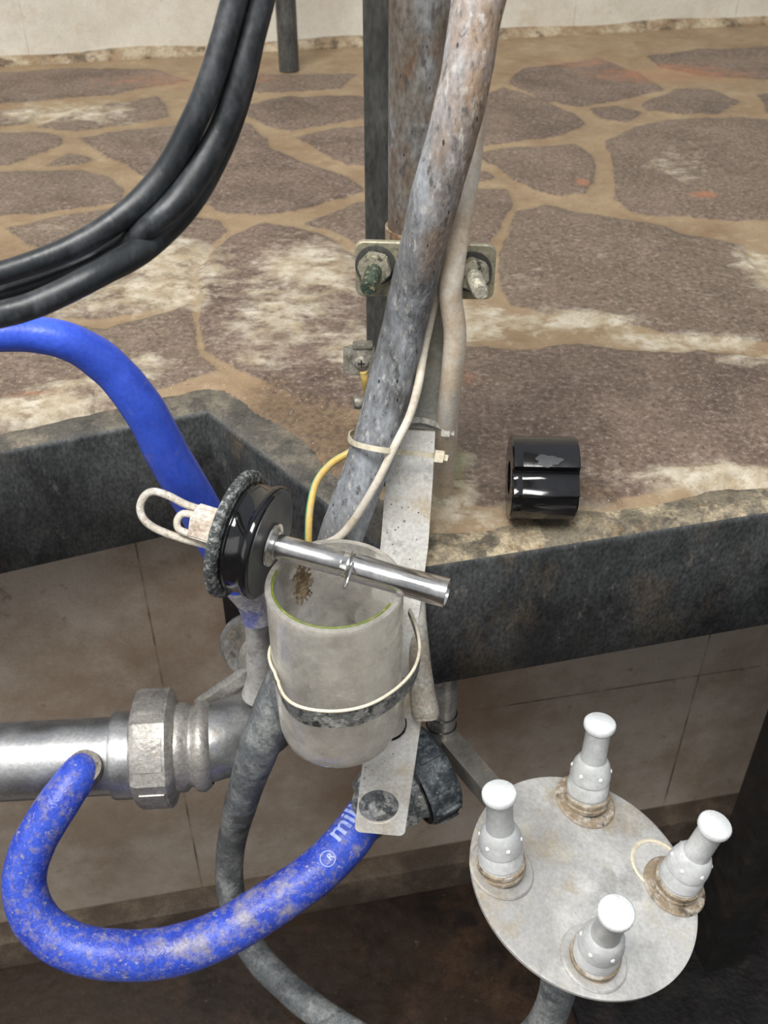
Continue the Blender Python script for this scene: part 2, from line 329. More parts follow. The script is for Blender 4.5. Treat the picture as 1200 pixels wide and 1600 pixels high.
def px2w(pts): return np.array([[WZ(x, max(y, 60)).x, WZ(x, max(y, 60)).y] for x, y in pts])
def blobs(X, Y, L):
    o = np.zeros_like(X)
    for x, y, rx, ry, a in L:
        c0 = px2w([(x, y)])[0]; cx_ = px2w([(x+rx, y)])[0]-c0; cy_ = px2w([(x, y+ry)])[0]-c0
        d2 = ((X-c0[0])/abs(cx_[0]))**2+((Y-c0[1])/abs(cy_[1]))**2
        o = np.maximum(o, a*np.exp(-d2*.9))
    return o
# grid in world metres, denser near the edge
us = np.arange(-1.45, 1.75, .0052); t = np.linspace(0, 1, 300); vs_ = .42+(2.9-.42)*(t*.42+.58*t**2)
Wb_v = V((Wb.x, Wb.y, 0)).dot(vv)
vs_ = vs_[vs_ < Wb_v+.05]
UU, VV = np.meshgrid(us, vs_)
X = UU*uu.x+VV*vv.x; Y = UU*uu.y+VV*vv.y
wx = X+.008*warp(X, Y, 14, 5, 1); wy = Y+.012*warp(X, Y, 14, 5, 2)
sd = np.full(X.shape, 1.); tone = np.zeros_like(X)
trng = np.random.RandomState(3)
for S in STONES:
    P = px2w(S); d = seg_dist(wx, wy, P, True); ins = inside(wx, wy, P); q = np.where(ins, -d, d)
    tv = trng.rand(); tone = np.where(q < sd, tv, tone); sd = np.minimum(sd, q)
# the paving carries on beyond the photographed part with irregular stones of the same size
sg = np.array([(i*.27+trng.uniform(-.09, .09)+(j % 2)*.13, j*.21+trng.uniform(-.07, .07)) for i in range(-8, 10) for j in range(-1, 14)])
d1 = np.full(X.shape, 9.); d2 = np.full(X.shape, 9.); tv = np.zeros_like(X)
for a_, b_ in sg:
    d = np.hypot(wx-a_, wy-b_); r_ = trng.rand(); tv = np.where(d < d1, r_, tv); d2 = np.minimum(d2, np.maximum(d, d1)); d1 = np.minimum(d1, d)
dpt = Y*c_+CH*s_; beyond = np.abs(X/dpt)*1600 > 665
sd = np.where(beyond, -(d2-d1)/2+.013, sd); tone = np.where(beyond, tv, tone)
stone = 1/(1+np.exp(sd/.0022))
dist_edge = seg_dist(X+.3*(wx-X), Y+.3*(wy-Y), ED2, False)
# height
relief = .0011*warp(X, Y, 60, 4, 3)+.002*warp(X, Y, 9, 3, 4)
H = .002+.0050*stone+relief*(.5+.5*stone)
pale = blobs(wx, wy, PALE)+.10*warp(X, Y, 30, 4, 5)*(.4+stone)
flake = 1/(1+np.exp(-(pale-.55)*40)); H += .0022*flake*stone
lipw = .034+.007*warp(X, Y, 38, 4, 6)
H = np.where(dist_edge < lipw+.012, H-(.016)*(1/(1+np.exp((dist_edge-lipw)/.0016))), H)
polyfloor = np.vstack([ED2, [[3, 4], [-3, 4]]])
ins = inside(X, Y, polyfloor) & (seg_dist(X, Y, ED2, False) > .010)
nv, nu = X.shape
idx = -np.ones(nv*nu, int); fl = ins.ravel(); idx[fl] = np.arange(fl.sum())
co = np.stack([X.ravel(), Y.ravel(), H.ravel()], 1)[fl]
I = np.arange(nv*nu).reshape(nv, nu)
q = np.stack([I[:-1, :-1], I[:-1, 1:], I[1:, 1:], I[1:, :-1]], -1).reshape(-1, 4)
q = idx[q]; q = q[(q >= 0).all(1)]
me = bpy.data.meshes.new('platform'); me.from_pydata(co.tolist(), [], q.tolist()); me.update()
me.polygons.foreach_set('use_smooth', np.ones(len(me.polygons), bool))
for nm, arr in (('stone', stone), ('tone', tone), ('pale', np.clip(pale, 0, 1)), ('rust', blobs(wx, wy, RUST)), ('dirt', blobs(wx, wy, DIRT)), ('moss', blobs(wx, wy, MOSS)), ('crevice', np.exp(-(sd/.0045)**2))):
    a = me.attributes.new(nm, 'FLOAT', 'POINT'); a.data.foreach_set('value', arr.ravel()[fl].astype(np.float32))
plat = bpy.data.objects.new('platform', me); COL.objects.link(plat); tag(plat, 'raised platform floor of irregular brown flagstones with sandy mortar', kind='structure')

def floor_material():
    m = bpy.data.materials.new('flagstone_paving'); m.use_nodes = True; t = m.node_tree; b = t.nodes['Principled BSDF']
    tc = t.nodes.new('ShaderNodeTexCoord')
    def noise(sc, det=8, ro=.65, st=None, w_=0):
        n = t.nodes.new('ShaderNodeTexNoise'); n.noise_dimensions = '4D'; n.inputs['W'].default_value = w_
        n.inputs['Scale'].default_value = sc; n.inputs['Detail'].default_value = det; n.inputs['Roughness'].default_value = ro
        if st:
            mp = t.nodes.new('ShaderNodeMapping'); mp.inputs['Scale'].default_value = st; mp.inputs['Rotation'].default_value = (0, 0, .25)
            t.links.new(tc.outputs['Object'], mp.inputs[0]); t.links.new(mp.outputs[0], n.inputs['Vector'])
        else: t.links.new(tc.outputs['Object'], n.inputs['Vector'])
        return n.outputs[0]
    def attr(n):
        a = t.nodes.new('ShaderNodeAttribute'); a.attribute_name = n; return a.outputs['Fac']
    def rng_(x, lo, hi, o0=0., o1=1.):
        r = t.nodes.new('ShaderNodeMapRange'); t.links.new(x, r.inputs[0])
        for i, v in ((1, lo), (2, hi), (3, o0), (4, o1)): r.inputs[i].default_value = v
        return r.outputs[0]
    def math_(op, a, b_):
        n = t.nodes.new('ShaderNodeMath'); n.operation = op
        for i, v in enumerate((a, b_)):
            if isinstance(v, (int, float)): n.inputs[i].default_value = v
            else: t.links.new(v, n.inputs[i])
        return n.outputs[0]
    def mix(f, a, b_):
        n = t.nodes.new('ShaderNodeMix'); n.data_type = 'RGBA'
        for i, v in ((0, f), (6, a), (7, b_)):
            if isinstance(v, tuple): n.inputs[i].default_value = (*v, 1)
            elif isinstance(v, (int, float)): n.inputs[i].default_value = v
            else: t.links.new(v, n.inputs[i])
        return n.outputs[2]
    n1 = noise(9, w_=1); n2 = noise(45, w_=2, st=(1, 1.6, 1)); n3 = noise(160, 6, .7, w_=3); nb = noise(4, 5, w_=4); n4 = noise(34, 10, .75, st=(.85, 1.25, 1), w_=6)
    s = mix(rng_(n1, .35, .65), (.085, .056, .042), (.215, .152, .115))
    s = mix(math_('MULTIPLY', rng_(attr('tone'), 0, 1), .5), s, (.22, .170, .115))
    s = mix(rng_(n2, .5, .72, 0, .6), s, (.27, .205, .165))
    s = mix(rng_(n2, .36, .26, 0, .8), s, (.05, .034, .028))
    s = mix(rng_(n3, .53, .68, 0, .75), s, (.44, .335, .26))
    s = mix(rng_(n3, .48, .36, 0, .75), s, (.045, .03, .026))
    # pale flaking patches
    pf = math_('ADD', attr('pale'), math_('ADD', math_('MULTIPLY', math_('SUBTRACT', n4, .5), 1.7), math_('MULTIPLY', math_('SUBTRACT', n2, .5), .8)))
    pc = mix(rng_(noise(40, 8, w_=8), .4, .62), (.42, .34, .22), (.66, .60, .48)); pc = mix(rng_(n4, .50, .38), pc, (.30, .22, .13))
    s = mix(rng_(math_('ADD', attr('rust'), math_('SUBTRACT', n4, .5)), .42, .72, 0, .7), s, (.42, .17, .08))
    # mortar
    mo = mix(rng_(n1, .35, .65), (.24, .155, .085), (.37, .27, .16)); mo = mix(rng_(n4, .52, .7, 0, .6), mo, (.50, .40, .25)); mo = mix(rng_(n3, .42, .32, 0, .7), mo, (.13, .085, .05))
    mo = mix(rng_(math_('ADD', attr('rust'), math_('SUBTRACT', n4, .5)), .45, .8, 0, .6), mo, (.40, .20, .10))
    c = mix(rng_(math_('ADD', attr('stone'), math_('MULTIPLY', math_('SUBTRACT', n2, .5), .9)), .38, .62), mo, s)
    c = mix(rng_(pf, .34, .78, 0, .92), c, pc)
    c = mix(math_('MULTIPLY', attr('crevice'), rng_(n4, .50, .62, 0, .55)), c, (.04, .026, .018))
    c = mix(rng_(math_('ADD', attr('dirt'), math_('MULTIPLY', math_('SUBTRACT', n4, .5), 1.8)), .45, .8, 0, .85), c, mix(rng_(n3, .4, .6), (.075, .048, .03), (.19, .125, .075)))
    c = mix(rng_(math_('ADD', attr('moss'), math_('MULTIPLY', math_('SUBTRACT', n4, .5), 1.4)), .42, .75, 0, .8), c, (.16, .17, .07))
    sp = t.nodes.new('ShaderNodeTexVoronoi'); sp.inputs['Scale'].default_value = 170; t.links.new(tc.outputs['Object'], sp.inputs['Vector'])
    c = mix(rng_(sp.outputs['Distance'], .13, .08, 0, .7), c, (.62, .52, .46))
    t.links.new(c, b.inputs['Base Color'])
    t.links.new(rng_(nb, .38, .62, .36, .70), b.inputs['Roughness'])
    hgt = math_('ADD', math_('MULTIPLY', n3, .35), math_('ADD', math_('MULTIPLY', n4, .8), math_('MULTIPLY', n2, .4)))
    bp = t.nodes.new('ShaderNodeBump'); bp.inputs['Strength'].default_value = .75; bp.inputs['Distance'].default_value = .003
    t.links.new(hgt, bp.inputs['Height']); t.links.new(bp.outputs[0], b.inputs['Normal'])
    return m
me.materials.append(floor_material())

def mitre(bm, path, prof, mis=None):
    """profile (outward, z) swept along a horizontal path with mitred corners"""
    rings = []
    for i, p in enumerate(path):
        ds = []
        if i > 0: ds.append((path[i]-path[i-1]).normalized())
        if i < len(path)-1: ds.append((path[i+1]-path[i]).normalized())
        ns = [V((d.y, -d.x, 0)) for d in ds]; n = sum(ns, V((0, 0, 0))).normalized(); k = 1/max(n.dot(ns[0]), .3)
        rings.append([bm.verts.new(V((p.x, p.y, 0))+n*k*a+V((0, 0, z))) for a, z in prof])
    m = len(prof)
    for i_, (r0, r1) in enumerate(zip(rings, rings[1:])):
        for k in range(m):
            f = bm.faces.new((r0[k], r0[(k+1) % m], r1[(k+1) % m], r1[k]))
            if mis: f.material_index = 2 if mis[k] == 0 and i_ < 2 else mis[k]
    bm.faces.new(rings[0]); bm.faces.new(rings[-1])
def dense(path, st=.02):
    out = [path[0]]
    for a, b in zip(path, path[1:]):
        n = max(1, int((b-a).length/st))
        out += [a.lerp(b, k/n) for k in range(1, n+1)]
    return out
bm = bmesh.new(); mitre(bm, EDGE, [(-.060, -.003), (-.012, -.001), (-.006, -.0022), (-.002, -.0055), (0, -.011), (0, -.156), (-.004, -.160), (-.045, -.160), (-.045, -.154), (-.008, -.152), (-.008, -.012), (-.060, -.010)], [0, 0, 0, 1, 1, 1, 1, 1, 1, 1, 1, 1])
M['lip_dark'] = node_mat('grimy_steel_lip', (.085, .078, .065), [((.20, .17, .125), 14, .48, .66, .8), ((.045, .042, .036), 20, .52, .66, .8)], rough=.7, bump=.4, bscale=220)
struct('trim_1', bm, [M['lip_dirt'], M['steel_edge'], M['lip_dark']], label='dark steel angle edging the zigzag rim of the platform', angle=50)
# platform slab underside
bm = bmesh.new()
poly = [p+V((0, .03, 0)) for p in EDGE]+[V((1.9, 1.9, 0)), V((-1.9, 1.6, 0))]
bot = [bm.verts.new((p.x, p.y, -.15)) for p in poly]; top = [bm.verts.new((p.x, p.y, -.02)) for p in poly]
bm.faces.new(bot); bm.faces.new(top)
for i in range(len(poly)): bm.faces.new((bot[i], bot[(i+1) % len(poly)], top[(i+1) % len(poly)], top[i]))
M['concrete'] = node_mat('dark_concrete', (.13, .12, .11), [((.2, .18, .15), 12, .4, .7)], rough=.8)
struct('platform_slab', bm, M['concrete'], smooth=False)

def tiles(base, alt, grout, w_, h_, off, stains, rough=.45, gw=.0016):
    def ex(t, b, mp, cur):
        tc = t.nodes.new('ShaderNodeTexCoord'); m2 = t.nodes.new('ShaderNodeMapping'); m2.inputs['Location'].default_value = off
        t.links.new(tc.outputs['UV'], m2.inputs[0])
        br = t.nodes.new('ShaderNodeTexBrick'); br.offset = 0; br.squash = 1; br.inputs['Scale'].default_value = 1
        br.inputs['Brick Width'].default_value = w_; br.inputs['Row Height'].default_value = h_; br.inputs['Mortar Size'].default_value = gw
        br.inputs['Mortar Smooth'].default_value = .4
        t.links.new(m2.outputs[0], br.inputs['Vector'])
        mx = t.nodes.new('ShaderNodeMix'); mx.data_type = 'RGBA'; mx.inputs[7].default_value = (*grout, 1)
        n = t.nodes.new('ShaderNodeTexNoise'); n.inputs['Scale'].default_value = 22; t.links.new(tc.outputs['Object'], n.inputs['Vector'])
        r = t.nodes.new('ShaderNodeMapRange'); r.inputs[1].default_value = .4; r.inputs[2].default_value = .6; r.inputs[3].default_value = .25; t.links.new(n.outputs[0], r.inputs[0])
        mu = t.nodes.new('ShaderNodeMath'); mu.operation = 'MULTIPLY'; t.links.new(br.outputs['Fac'], mu.inputs[0]); t.links.new(r.outputs[0], mu.inputs[1])
        t.links.new(mu.outputs[0], mx.inputs[0]); t.links.new(cur, mx.inputs[6]); t.links.new(mx.outputs[2], b.inputs['Base Color'])
    return node_mat('wall_tile', base, [(alt, 5, .4, .62)]+stains, rough=rough, bump=.08, bscale=60, extra=ex, grain=.08)
def wall(name, p0, p1, z0, z1, th, mat, label):
    bm = bmesh.new(); uv = bm.loops.layers.uv.new('UVMap'); d = (p1-p0); L = d.length; d = d.normalized(); n = V((-d.y, d.x, 0))
    c = (p0+p1)/2+n*th/2; c.z = (z0+z1)/2
    box(bm, c, d, n, V((0, 0, 1)), L/2, th/2, (z1-z0)/2)
    for f in bm.faces:
        for l in f.loops: l[uv].uv = ((l.vert.co-p0).dot(d), l.vert.co.z)
    return struct(name, bm, mat, label=label, smooth=False)
mt_pit = tiles((.36, .285, .215), (.47, .40, .33), (.10, .075, .05), .802, .80, (-.335-.8, .6, 0), [((.24, .16, .105), 1.3, .45, .66, .8), ((.17, .12, .08), 3., .56, .74, .5), ((.2, .15, .1), 30, .62, .72, .6)])
p0 = WZ(0, 1480, -1.0); p1 = WZ(1058, 1290, -1.0); pd = (p1-p0).normalized()
pu = V((pd.x, pd.y, 0)).normalized()
# uv origin at p0 (z ignored)
P0 = V((p0.x, p0.y, 0)); wall('wall_pit', P0-pu*0, P0+pu*2.6, -1.0, -.152, .1, mt_pit, 'brownish tiled wall under the platform')
wall('wall_pit_left', P0-pu*1.6, P0-pu*0, -1.0, -.152, .1, mt_pit, None)
mt_back = tiles((.62, .57, .47), (.70, .66, .57), (.50, .43, .33), .40, .9, (.10, .1, 0), [((.50, .40, .26), 8, .56, .74, .5), ((.34, .25, .15), 50, .66, .74, .6)], rough=.5)
q0 = Wb-uu*2.2; q1 = Wb+uu*2.6; wall('wall_back', V((q0.x, q0.y, 0)), V((q1.x, q1.y, 0)), -.1, 1.5, .12, mt_back, 'pale plastered wall behind the platform')
# cove of dirt mortar at the wall foot
bm = bmesh.new(); Pth = [V((q0.x, q0.y, 0))+uu*.02*k for k in range(230)]
sweep(bm, Pth, lambda i: [(-.01, -.03), (-.01, .03), (.006, .026+.004*math.sin(i*.37)), (.016+.004*math.sin(i*.31), .012), (.02+.003*math.sin(i*.53), -.03)], up=V((0, 0, 1)))
M['cove'] = node_mat('stained_mortar_cove', (.30, .21, .12), [((.46, .38, .26), 14, .45, .62), ((.14, .10, .06), 20, .52, .66)], rough=.7, bump=.5)
struct('baseboard_back', bm, M['cove'], label='stained mortar cove along the foot of the back wall')
# pit floor and kerb
bm = bmesh.new(); box(bm, (0, 0, -1.05), (1, 0, 0), (0, 1, 0), (0, 0, 1), 3, 2.4, .05)
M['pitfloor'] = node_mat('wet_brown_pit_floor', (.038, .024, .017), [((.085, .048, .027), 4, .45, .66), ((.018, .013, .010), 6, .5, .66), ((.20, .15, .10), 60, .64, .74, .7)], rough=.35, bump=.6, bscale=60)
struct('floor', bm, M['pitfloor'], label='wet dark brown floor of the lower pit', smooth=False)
bm = bmesh.new(); Pth = [P0-pu*1.4-V((0, 0, 1)), P0+pu*2.4-V((0, 0, 1))]
box(bm, P0+pu*.5+V((pu.y, -pu.x, 0))*.02+V((0, 0, -.965)), pu, V((-pu.y, pu.x, 0)), (0, 0, 1), 1.9, .02, .035, bev=.006)
M['kerb'] = node_mat('dark_stained_kerb', (.085, .062, .045), [((.16, .12, .085), 10, .45, .65)], rough=.55, bump=.3)
struct('baseboard_pit', bm, M['kerb'], label='low dark kerb at the foot of the pit wall')
# added black wall at the right end of the pit, placed to block light
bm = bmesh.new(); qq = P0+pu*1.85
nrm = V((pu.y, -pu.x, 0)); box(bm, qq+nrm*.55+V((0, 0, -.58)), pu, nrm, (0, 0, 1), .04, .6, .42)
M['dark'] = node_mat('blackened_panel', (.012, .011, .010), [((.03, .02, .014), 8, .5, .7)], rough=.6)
# (solid box standing in the light path to darken the right of the pit)
struct('light_blocker_right', bm, M['dark'], label='added black wall blocking light at the right end of the pit', smooth=False)
# thin near-black sheet over the right part of the pit floor
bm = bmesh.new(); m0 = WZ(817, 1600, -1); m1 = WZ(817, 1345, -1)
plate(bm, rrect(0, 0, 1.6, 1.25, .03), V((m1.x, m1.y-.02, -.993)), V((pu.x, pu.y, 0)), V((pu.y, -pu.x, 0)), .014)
o = finish('black_sheet', bm, M['mat'], None, (m1.x, m1.y, -1)); tag(o, 'thin black sheet on the pit floor below the round steel dish', 'mat')

# black hanger block, and an added leg standing in for darkness at far right
def leg(px, py0, wpx, Yd, label):
    a = WY(px, py0, Yd); bm = bmesh.new(); hw = wpx
    box(bm, (a.x, Yd, -.575), uu, vv, (0, 0, 1), hw, hw, .425, bev=.003)
    o = finish('added_dark_leg', bm, M['dark'], None, (a.x, Yd, -1)); tag(o, label, 'added leg'); return o
bm = bmesh.new(); a = WY(388, 985, .90); box(bm, (a.x, .90, -.235), uu, vv, (0, 0, 1), .026, .02, .075, bev=.003)
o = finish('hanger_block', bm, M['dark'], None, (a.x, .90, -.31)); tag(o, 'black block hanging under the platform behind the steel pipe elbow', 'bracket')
leg(1300, 1000, .03, .86, 'added black leg under the platform, standing in for darkness at far right')

# ------------------------------------------------------------ posts and bracket
def tubebox(bm, c, ax, ay, hx, hy, z0, z1, bev=.004):
    box(bm, (c[0], c[1], (z0+z1)/2), ax, ay, (0, 0, 1), hx, hy, (z1-z0)/2, bev=bev)
bm = bmesh.new(); tubebox(bm, (.0115, .805), (1, 0, 0), (0, 1, 0), .0265, .0265, .002, .85)
o = finish('square_post', bm, M['post'], None, (.0115, .805, .0)); tag(o, 'dark grey square steel post standing on the flagstones behind the rusty round pipe', 'post')
bm = bmesh.new(); a = W(655, 0, .672)
lathe(bm, [(.0172, 0), (.0205, .001), (.0205, .6), (.0172, .6)], (.0235, .738, .262), (0, 0, 1), 40, close=True)
pp = thing('round_pipe', (.0235, .738, .25), 'rust-stained grey round steel pipe rising in front of the square post', 'pipe')
finish('pipe', bm, M['galv'], pp)
bm = bmesh.new()
lathe(bm, [(.0208, 0), (.0228, 0), (.0228, .012), (.0208, .012)], (.0235, .738, .264), (0, 0, 1), 40, close=True)
tag(finish('collar', bm, M['weld'], pp), 'rusty brown collar at the foot of the pipe')
bm = bmesh.new(); b0 = WZ(452, 112, .0)
lathe(bm, [(0, 0), (.0205, 0), (.0205, 1.3), (0, 1.3)], (b0.x, b0.y, .004), (0, 0, 1), 32)
o = finish('round_post', bm, M['post'], None, (b0.x, b0.y, 0)); tag(o, 'thin dark grey round post standing by the back wall', 'post')

YB = .70                                                       # face of the upright bar
kink = WY(650, 668, YB); lowend = W(592, 1300, .98)
bar = thing('mounting_bar', kink, 'long flat limescaled steel bar bolted to the post, bent forward over the platform edge', 'metal bar')
# clamp plate
pc = [WY(x, y, YB) for x, y in ((553, 374), (775, 384), (772, 466), (556, 460))]
pcen = sum(pc, V())/4
bm = bmesh.new(); hw = (pc[1].x-pc[0].x)/2; hh = (pc[0].z-pc[3].z)/2
ax = V((1, .0, -.03)).normalized(); az = V((0, 0, 1))
plate(bm, rrect(-hw, -hh, hw, hh, .007), pcen, ax, az, .005)
bmesh.ops.bevel(bm, geom=[e for e in bm.edges if len(e.link_faces) == 2 and e.calc_face_angle(0) > 1], offset=.0008, segments=1, affect='EDGES')
finish('clamp_plate', bm, M['plate'], bar)
bm = bmesh.new()                                               # upper upright section
ztop = .275; xk = WY(646, 668, YB).x; kz = kink.z
wbar = .0215
Ub = [V((xk+.006, YB+.008, ztop)), V((xk+.005, YB+.008, ztop-.06)), V((xk, YB+.004, kz+.02)), V((xk-.001, YB, kz))]
rect = lambda a, b: [(-a, -b), (-a, b), (a, b), (a, -b)]
def flat(bm, P, hw, ht, side): sweep(bm, P, (lambda i: rect(hw(i) if callable(hw) else hw, ht)), up=side)
side = V((1, 0, 0)); flat(bm, Ub, wbar, .002, side)
finish('upper_bar', bm, M['bar_dark'], bar)
pl = [(644, 672, 72), (640, 740, 73), (632, 850, 74), (618, 960, 72), (606, 1090, 70), (602, 1120, 70)]
def dep(k0, k1, n, i): return k0+(k1-k0)*i/(n-1)
z0d = (kink-V((0, 0, CH))).dot(V((0, c_, -s_)))
def bard(py): return z0d+(.98-z0d)*((py-670)/(1300-670))**1.0
def lined(py):                                                 # depth of straight 3d line kink->lowend at image row py
    a, b = V((0, kink.y, kink.z)), V((0, lowend.y, lowend.z)); lo, hi = 0., 1.2
    for _ in range(40):
        m_ = (lo+hi)/2; p = a.lerp(b, m_)-V((0, 0, CH)); d = p.dot(V((0, c_, -s_))); yy = 800-1600*p.dot(V((0, s_, c_)))/d
        if yy < py: lo = m_
        else: hi = m_
    return d
Pb = [W(x, y, lined(y)) for x, y, w_ in pl]; Hb = [w_*lined(y)/3200 for x, y, w_ in pl]
bm = bmesh.new(); flat(bm, Pb, lambda i: Hb[i], .002, side); finish('lower_bar', bm, M['bar'], bar)
# end plate with the round hole
dn = (lowend-kink).normalized(); dn = (W(592, 1300, lined(1300))-W(610, 1100, lined(1100))).normalized()
xax = V((1, 0, 0)); xax = (xax-dn*xax.dot(dn)).normalized(); fwdn = dn.cross(xax).normalized()
if fwdn.y > 0: fwdn = -fwdn
pe = W(593, 1302, lined(1302)-.004); pt = W(622, 1085, lined(1085)-.004)
upv = (pt-pe).normalized(); xax = V((1, 0, 0)); xax = (xax-upv*xax.dot(upv)).normalized()
L = (pt-pe).length; hwp = 39.5*lined(1290)/1600
hc = W(592, 1259, lined(1259)-.004); hr = 31*lined(1259)/1600
hx, hy = (hc-pe).dot(xax), (hc-pe).dot(upv)
bm = bmesh.new(); out = rrect(-hwp, 0, hwp, L, .006)
plate(bm, out, pe, xax, upv, .0035, holes=[[(hx+hr*math.cos(-2*PI*k/40), hy+hr*math.sin(-2*PI*k/40)) for k in range(40)]])
bmesh.ops.bevel(bm, geom=[e for e in bm.edges if len(e.link_faces) == 2 and e.calc_face_angle(0) > 1], offset=.0005, segments=1, affect='EDGES')
tag(finish('end_plate', bm, M['bar'], bar), 'rust-spotted cream end plate with a round hole')
# bolts
def hexnut(bm, o, ax, r, h, ph=0):
    ax_, x, y = basis(ax); vs = []
    for hh_ in (0, h): vs.append([bm.verts.new(V(o)+ax_*hh_+x*r*math.cos(PI/3*k+ph)+y*r*math.sin(PI/3*k+ph)) for k in range(6)])
    bm.faces.new(vs[0]); bm.faces.new(vs[1])
    for k in range(6): bm.faces.new((vs[0][k], vs[0][(k+1) % 6], vs[1][(k+1) % 6], vs[1][k]))
    bmesh.ops.bevel(bm, geom=list(bm.edges), offset=r*.08, segments=2, affect='EDGES')
def bolt(nx, ny, tx, ty, mb, lab, ph):
    base = WY(nx, ny, YB-.004); tip = WY(tx, ty, YB-.048); ax = (V((0, -1, 0))*.7+(tip-base).normalized()*.5).normalized()
    d = (tip-base).normalized(); bm = bmesh.new()
    prof = [(0, -.004)]; h = -.004; Lb = (tip-base).length
    while h < Lb-.002: prof += [(.0058, h), (.0051, h+.0009)]; h += .0018
    prof += [(.0048, Lb), (0, Lb)]
    lathe(bm, prof, base, d, 20); bo = finish('bolt', bm, mb, bar, angle=70); bo['label'] = lab
    n = V((0, -1, 0)); bm = bmesh.new(); lathe(bm, [(0, 0), (.0148, 0), (.0148, .002), (0, .002)], base, d, 32); finish('washer', bm, M['post'], bo)
    bm = bmesh.new(); hexnut(bm, base+d*.002, d, .0126, .009, ph); finish('nut', bm, M['nut'], bo)
bolt(587, 414, 575, 452, M['bolt_green'], 'green corroded bolt', .3); bolt(737, 424, 752, 458, M['bolt_grey'], 'grey bolt', .1)

# earth clip on the left of the post
bm = bmesh.new(); cpos = W(565, 563, .80); ec = thing('earth_clip', cpos, 'small screwed metal earthing clip with yellow wire left of the big grey hose', 'clip')
X1 = V((1, 0, 0)); Zt = V((0, .25, 1)).normalized(); Yt = X1.cross(Zt)
box(bm, cpos, X1, Yt, Zt, .0105, .004, .0115, bev=.002); box(bm, cpos+X1*-.012+Yt*-.002, X1, Yt, Zt, .0022, .006, .0095, bev=.001)
box(bm, cpos+Zt*.0125+X1*.001, X1, Yt, Zt, .008, .006, .002, bev=.0015); box(bm, cpos+X1*.0175, X1, Yt, Zt, .012, .003, .007, bev=.001)
finish('clamp_body', bm, M['clip'], ec)
bm = bmesh.new(); fr = V((0, -1, .2)).normalized(); lathe(bm, [(0, .0), (.0052, 0), (.0052, .002), (.003, .0036), (0, .004)], cpos+fr*.0045, fr, 20)
ax_, x_, y_ = basis(fr); sc = finish('screw', bm, M['clip'], ec)
bm = bmesh.new()
for a_ in (x_, y_): box(bm, cpos+fr*.0084, a_, fr.cross(a_), fr, .0028, .0005, .0004)
finish('cross_slot', bm, M['dark'], sc)
bm = bmesh.new(); lp = W(560, 628, .815); lathe(bm, [(0, -.004), (.005, -.004), (.006, 0), (.005, .004), (0, .004)], lp, (1, .3, 0), 20); finish('lower_nut', bm, M['clip'], ec, angle=50)

# yellow-green wire
def wire(name, pts, r, mats, label, cat, seg=16, stripe=None, n=10):
    P = catmull([W(*p) for p in pts], n); bm = bmesh.new(); rings, F = tube3(bm, P, r, seg)
    if stripe:
        bm.faces.ensure_lookup_table()
        for i, f in enumerate(bm.faces):
            if i < (len(P)-1)*seg:
                T_, N_, B_ = F[len(P)//2]; kk = math.atan2(-B_.x, -N_.x)/(2*PI)*seg
                if (i % seg-kk+seg/2) % seg-seg/2 > -2.6 and (i % seg-kk+seg/2) % seg-seg/2 < .6: f.material_index = 1
    o = finish(name, bm, mats, None, P[0]); tag(o, label, cat); return o
wire('earth_wire', [(568, 580, .80), (572, 600, .81), (578, 640, .85), (575, 690, .872), (548, 706, .875), (518, 724, .872), (495, 752, .865), (485, 790, .86), (482, 830, .86), (483, 870, .87), (490, 930, .90)], .0032, [M['yellow'], M['green']], 'yellow and green earth wire curving down from behind the big grey hose', 'wire', stripe=(0, 16) and (5, 10))
wire('thin_cable', [(722, 200, .70), (716, 300, .722), (690, 420, .745), (664, 540, .772), (654, 600, .775), (640, 650, .782), (618, 695, .786), (590, 752, .798), (556, 808, .818), (533, 836, .83), (512, 848, .84), (480, 858, .86), (450, 900, .90)], .0033, M['cable'], 'thin cream cable running down along the big grey hose', 'cable')

# ------------------------------------------------------------ hoses
bm = bmesh.new()
main_pts = [(840, -520, 100, .50), (810, -300, 92, .55), (775, -110, 84, .60), (745, 15, 83, .615), (728, 120, 80, .63), (706, 215, 79, .65), (682, 300, 77, .675), (657, 400, 72, .71), (638, 480, 70, .745), (620, 560, 70, .775), (600, 640, 71, .80), (583, 702, 71, .818), (558, 770, 70, .84), (532, 840, 68, .86), (505, 920, 66, .89), (474, 1010, 63, .92), (440, 1080, 66, .945), (408, 1160, 64, .975), (378, 1250, 52, 1.07), (360, 1330, 44, 1.16), (362, 1400, 43, 1.2), (392, 1480, 44, 1.2), (455, 1548, 46, 1.18), (540, 1610, 48, 1.14), (640, 1660, 50, 1.10), (760, 1662, 52, 1.04), (835, 1620, 54, .99), (868, 1560, 56, .95), (876, 1490, 56, .925)]
P, R, _ = tube_px(bm, main_pts, n=8, seg=32)
ncut = 8*12*32
for i, f in enumerate(list(bm.faces)):
    if i > 8*15*32: f.material_index = 1
o = finish('milk_hose', bm, [M['hose_grey'], M['hose_loop']], None, P[0]); tag(o, 'thick weathered grey hose running down before the post and looping under the jar', 'hose')
bm = bmesh.new(); P, R, _ = tube_px(bm, [(790, -300, 36, .60), (765, -60, 36, .65), (748, 120, 36, .68), (735, 250, 36, .70), (722, 330, 36, .715), (711, 400, 36, .725), (704, 460, 37, .74), (711, 520, 36, .76), (707, 580, 35, .785), (700, 640, 34, .82), (697, 700, 34, .87), (692, 750, 34, .93), (690, 778, 34, .97), (689, 800, 34, .99)], n=8, wob=.01)
o = finish('cream_tube', bm, M['cream'], None, P[-1]); tag(o, 'stained cream tube between the big grey hose and the right bolt', 'tube')
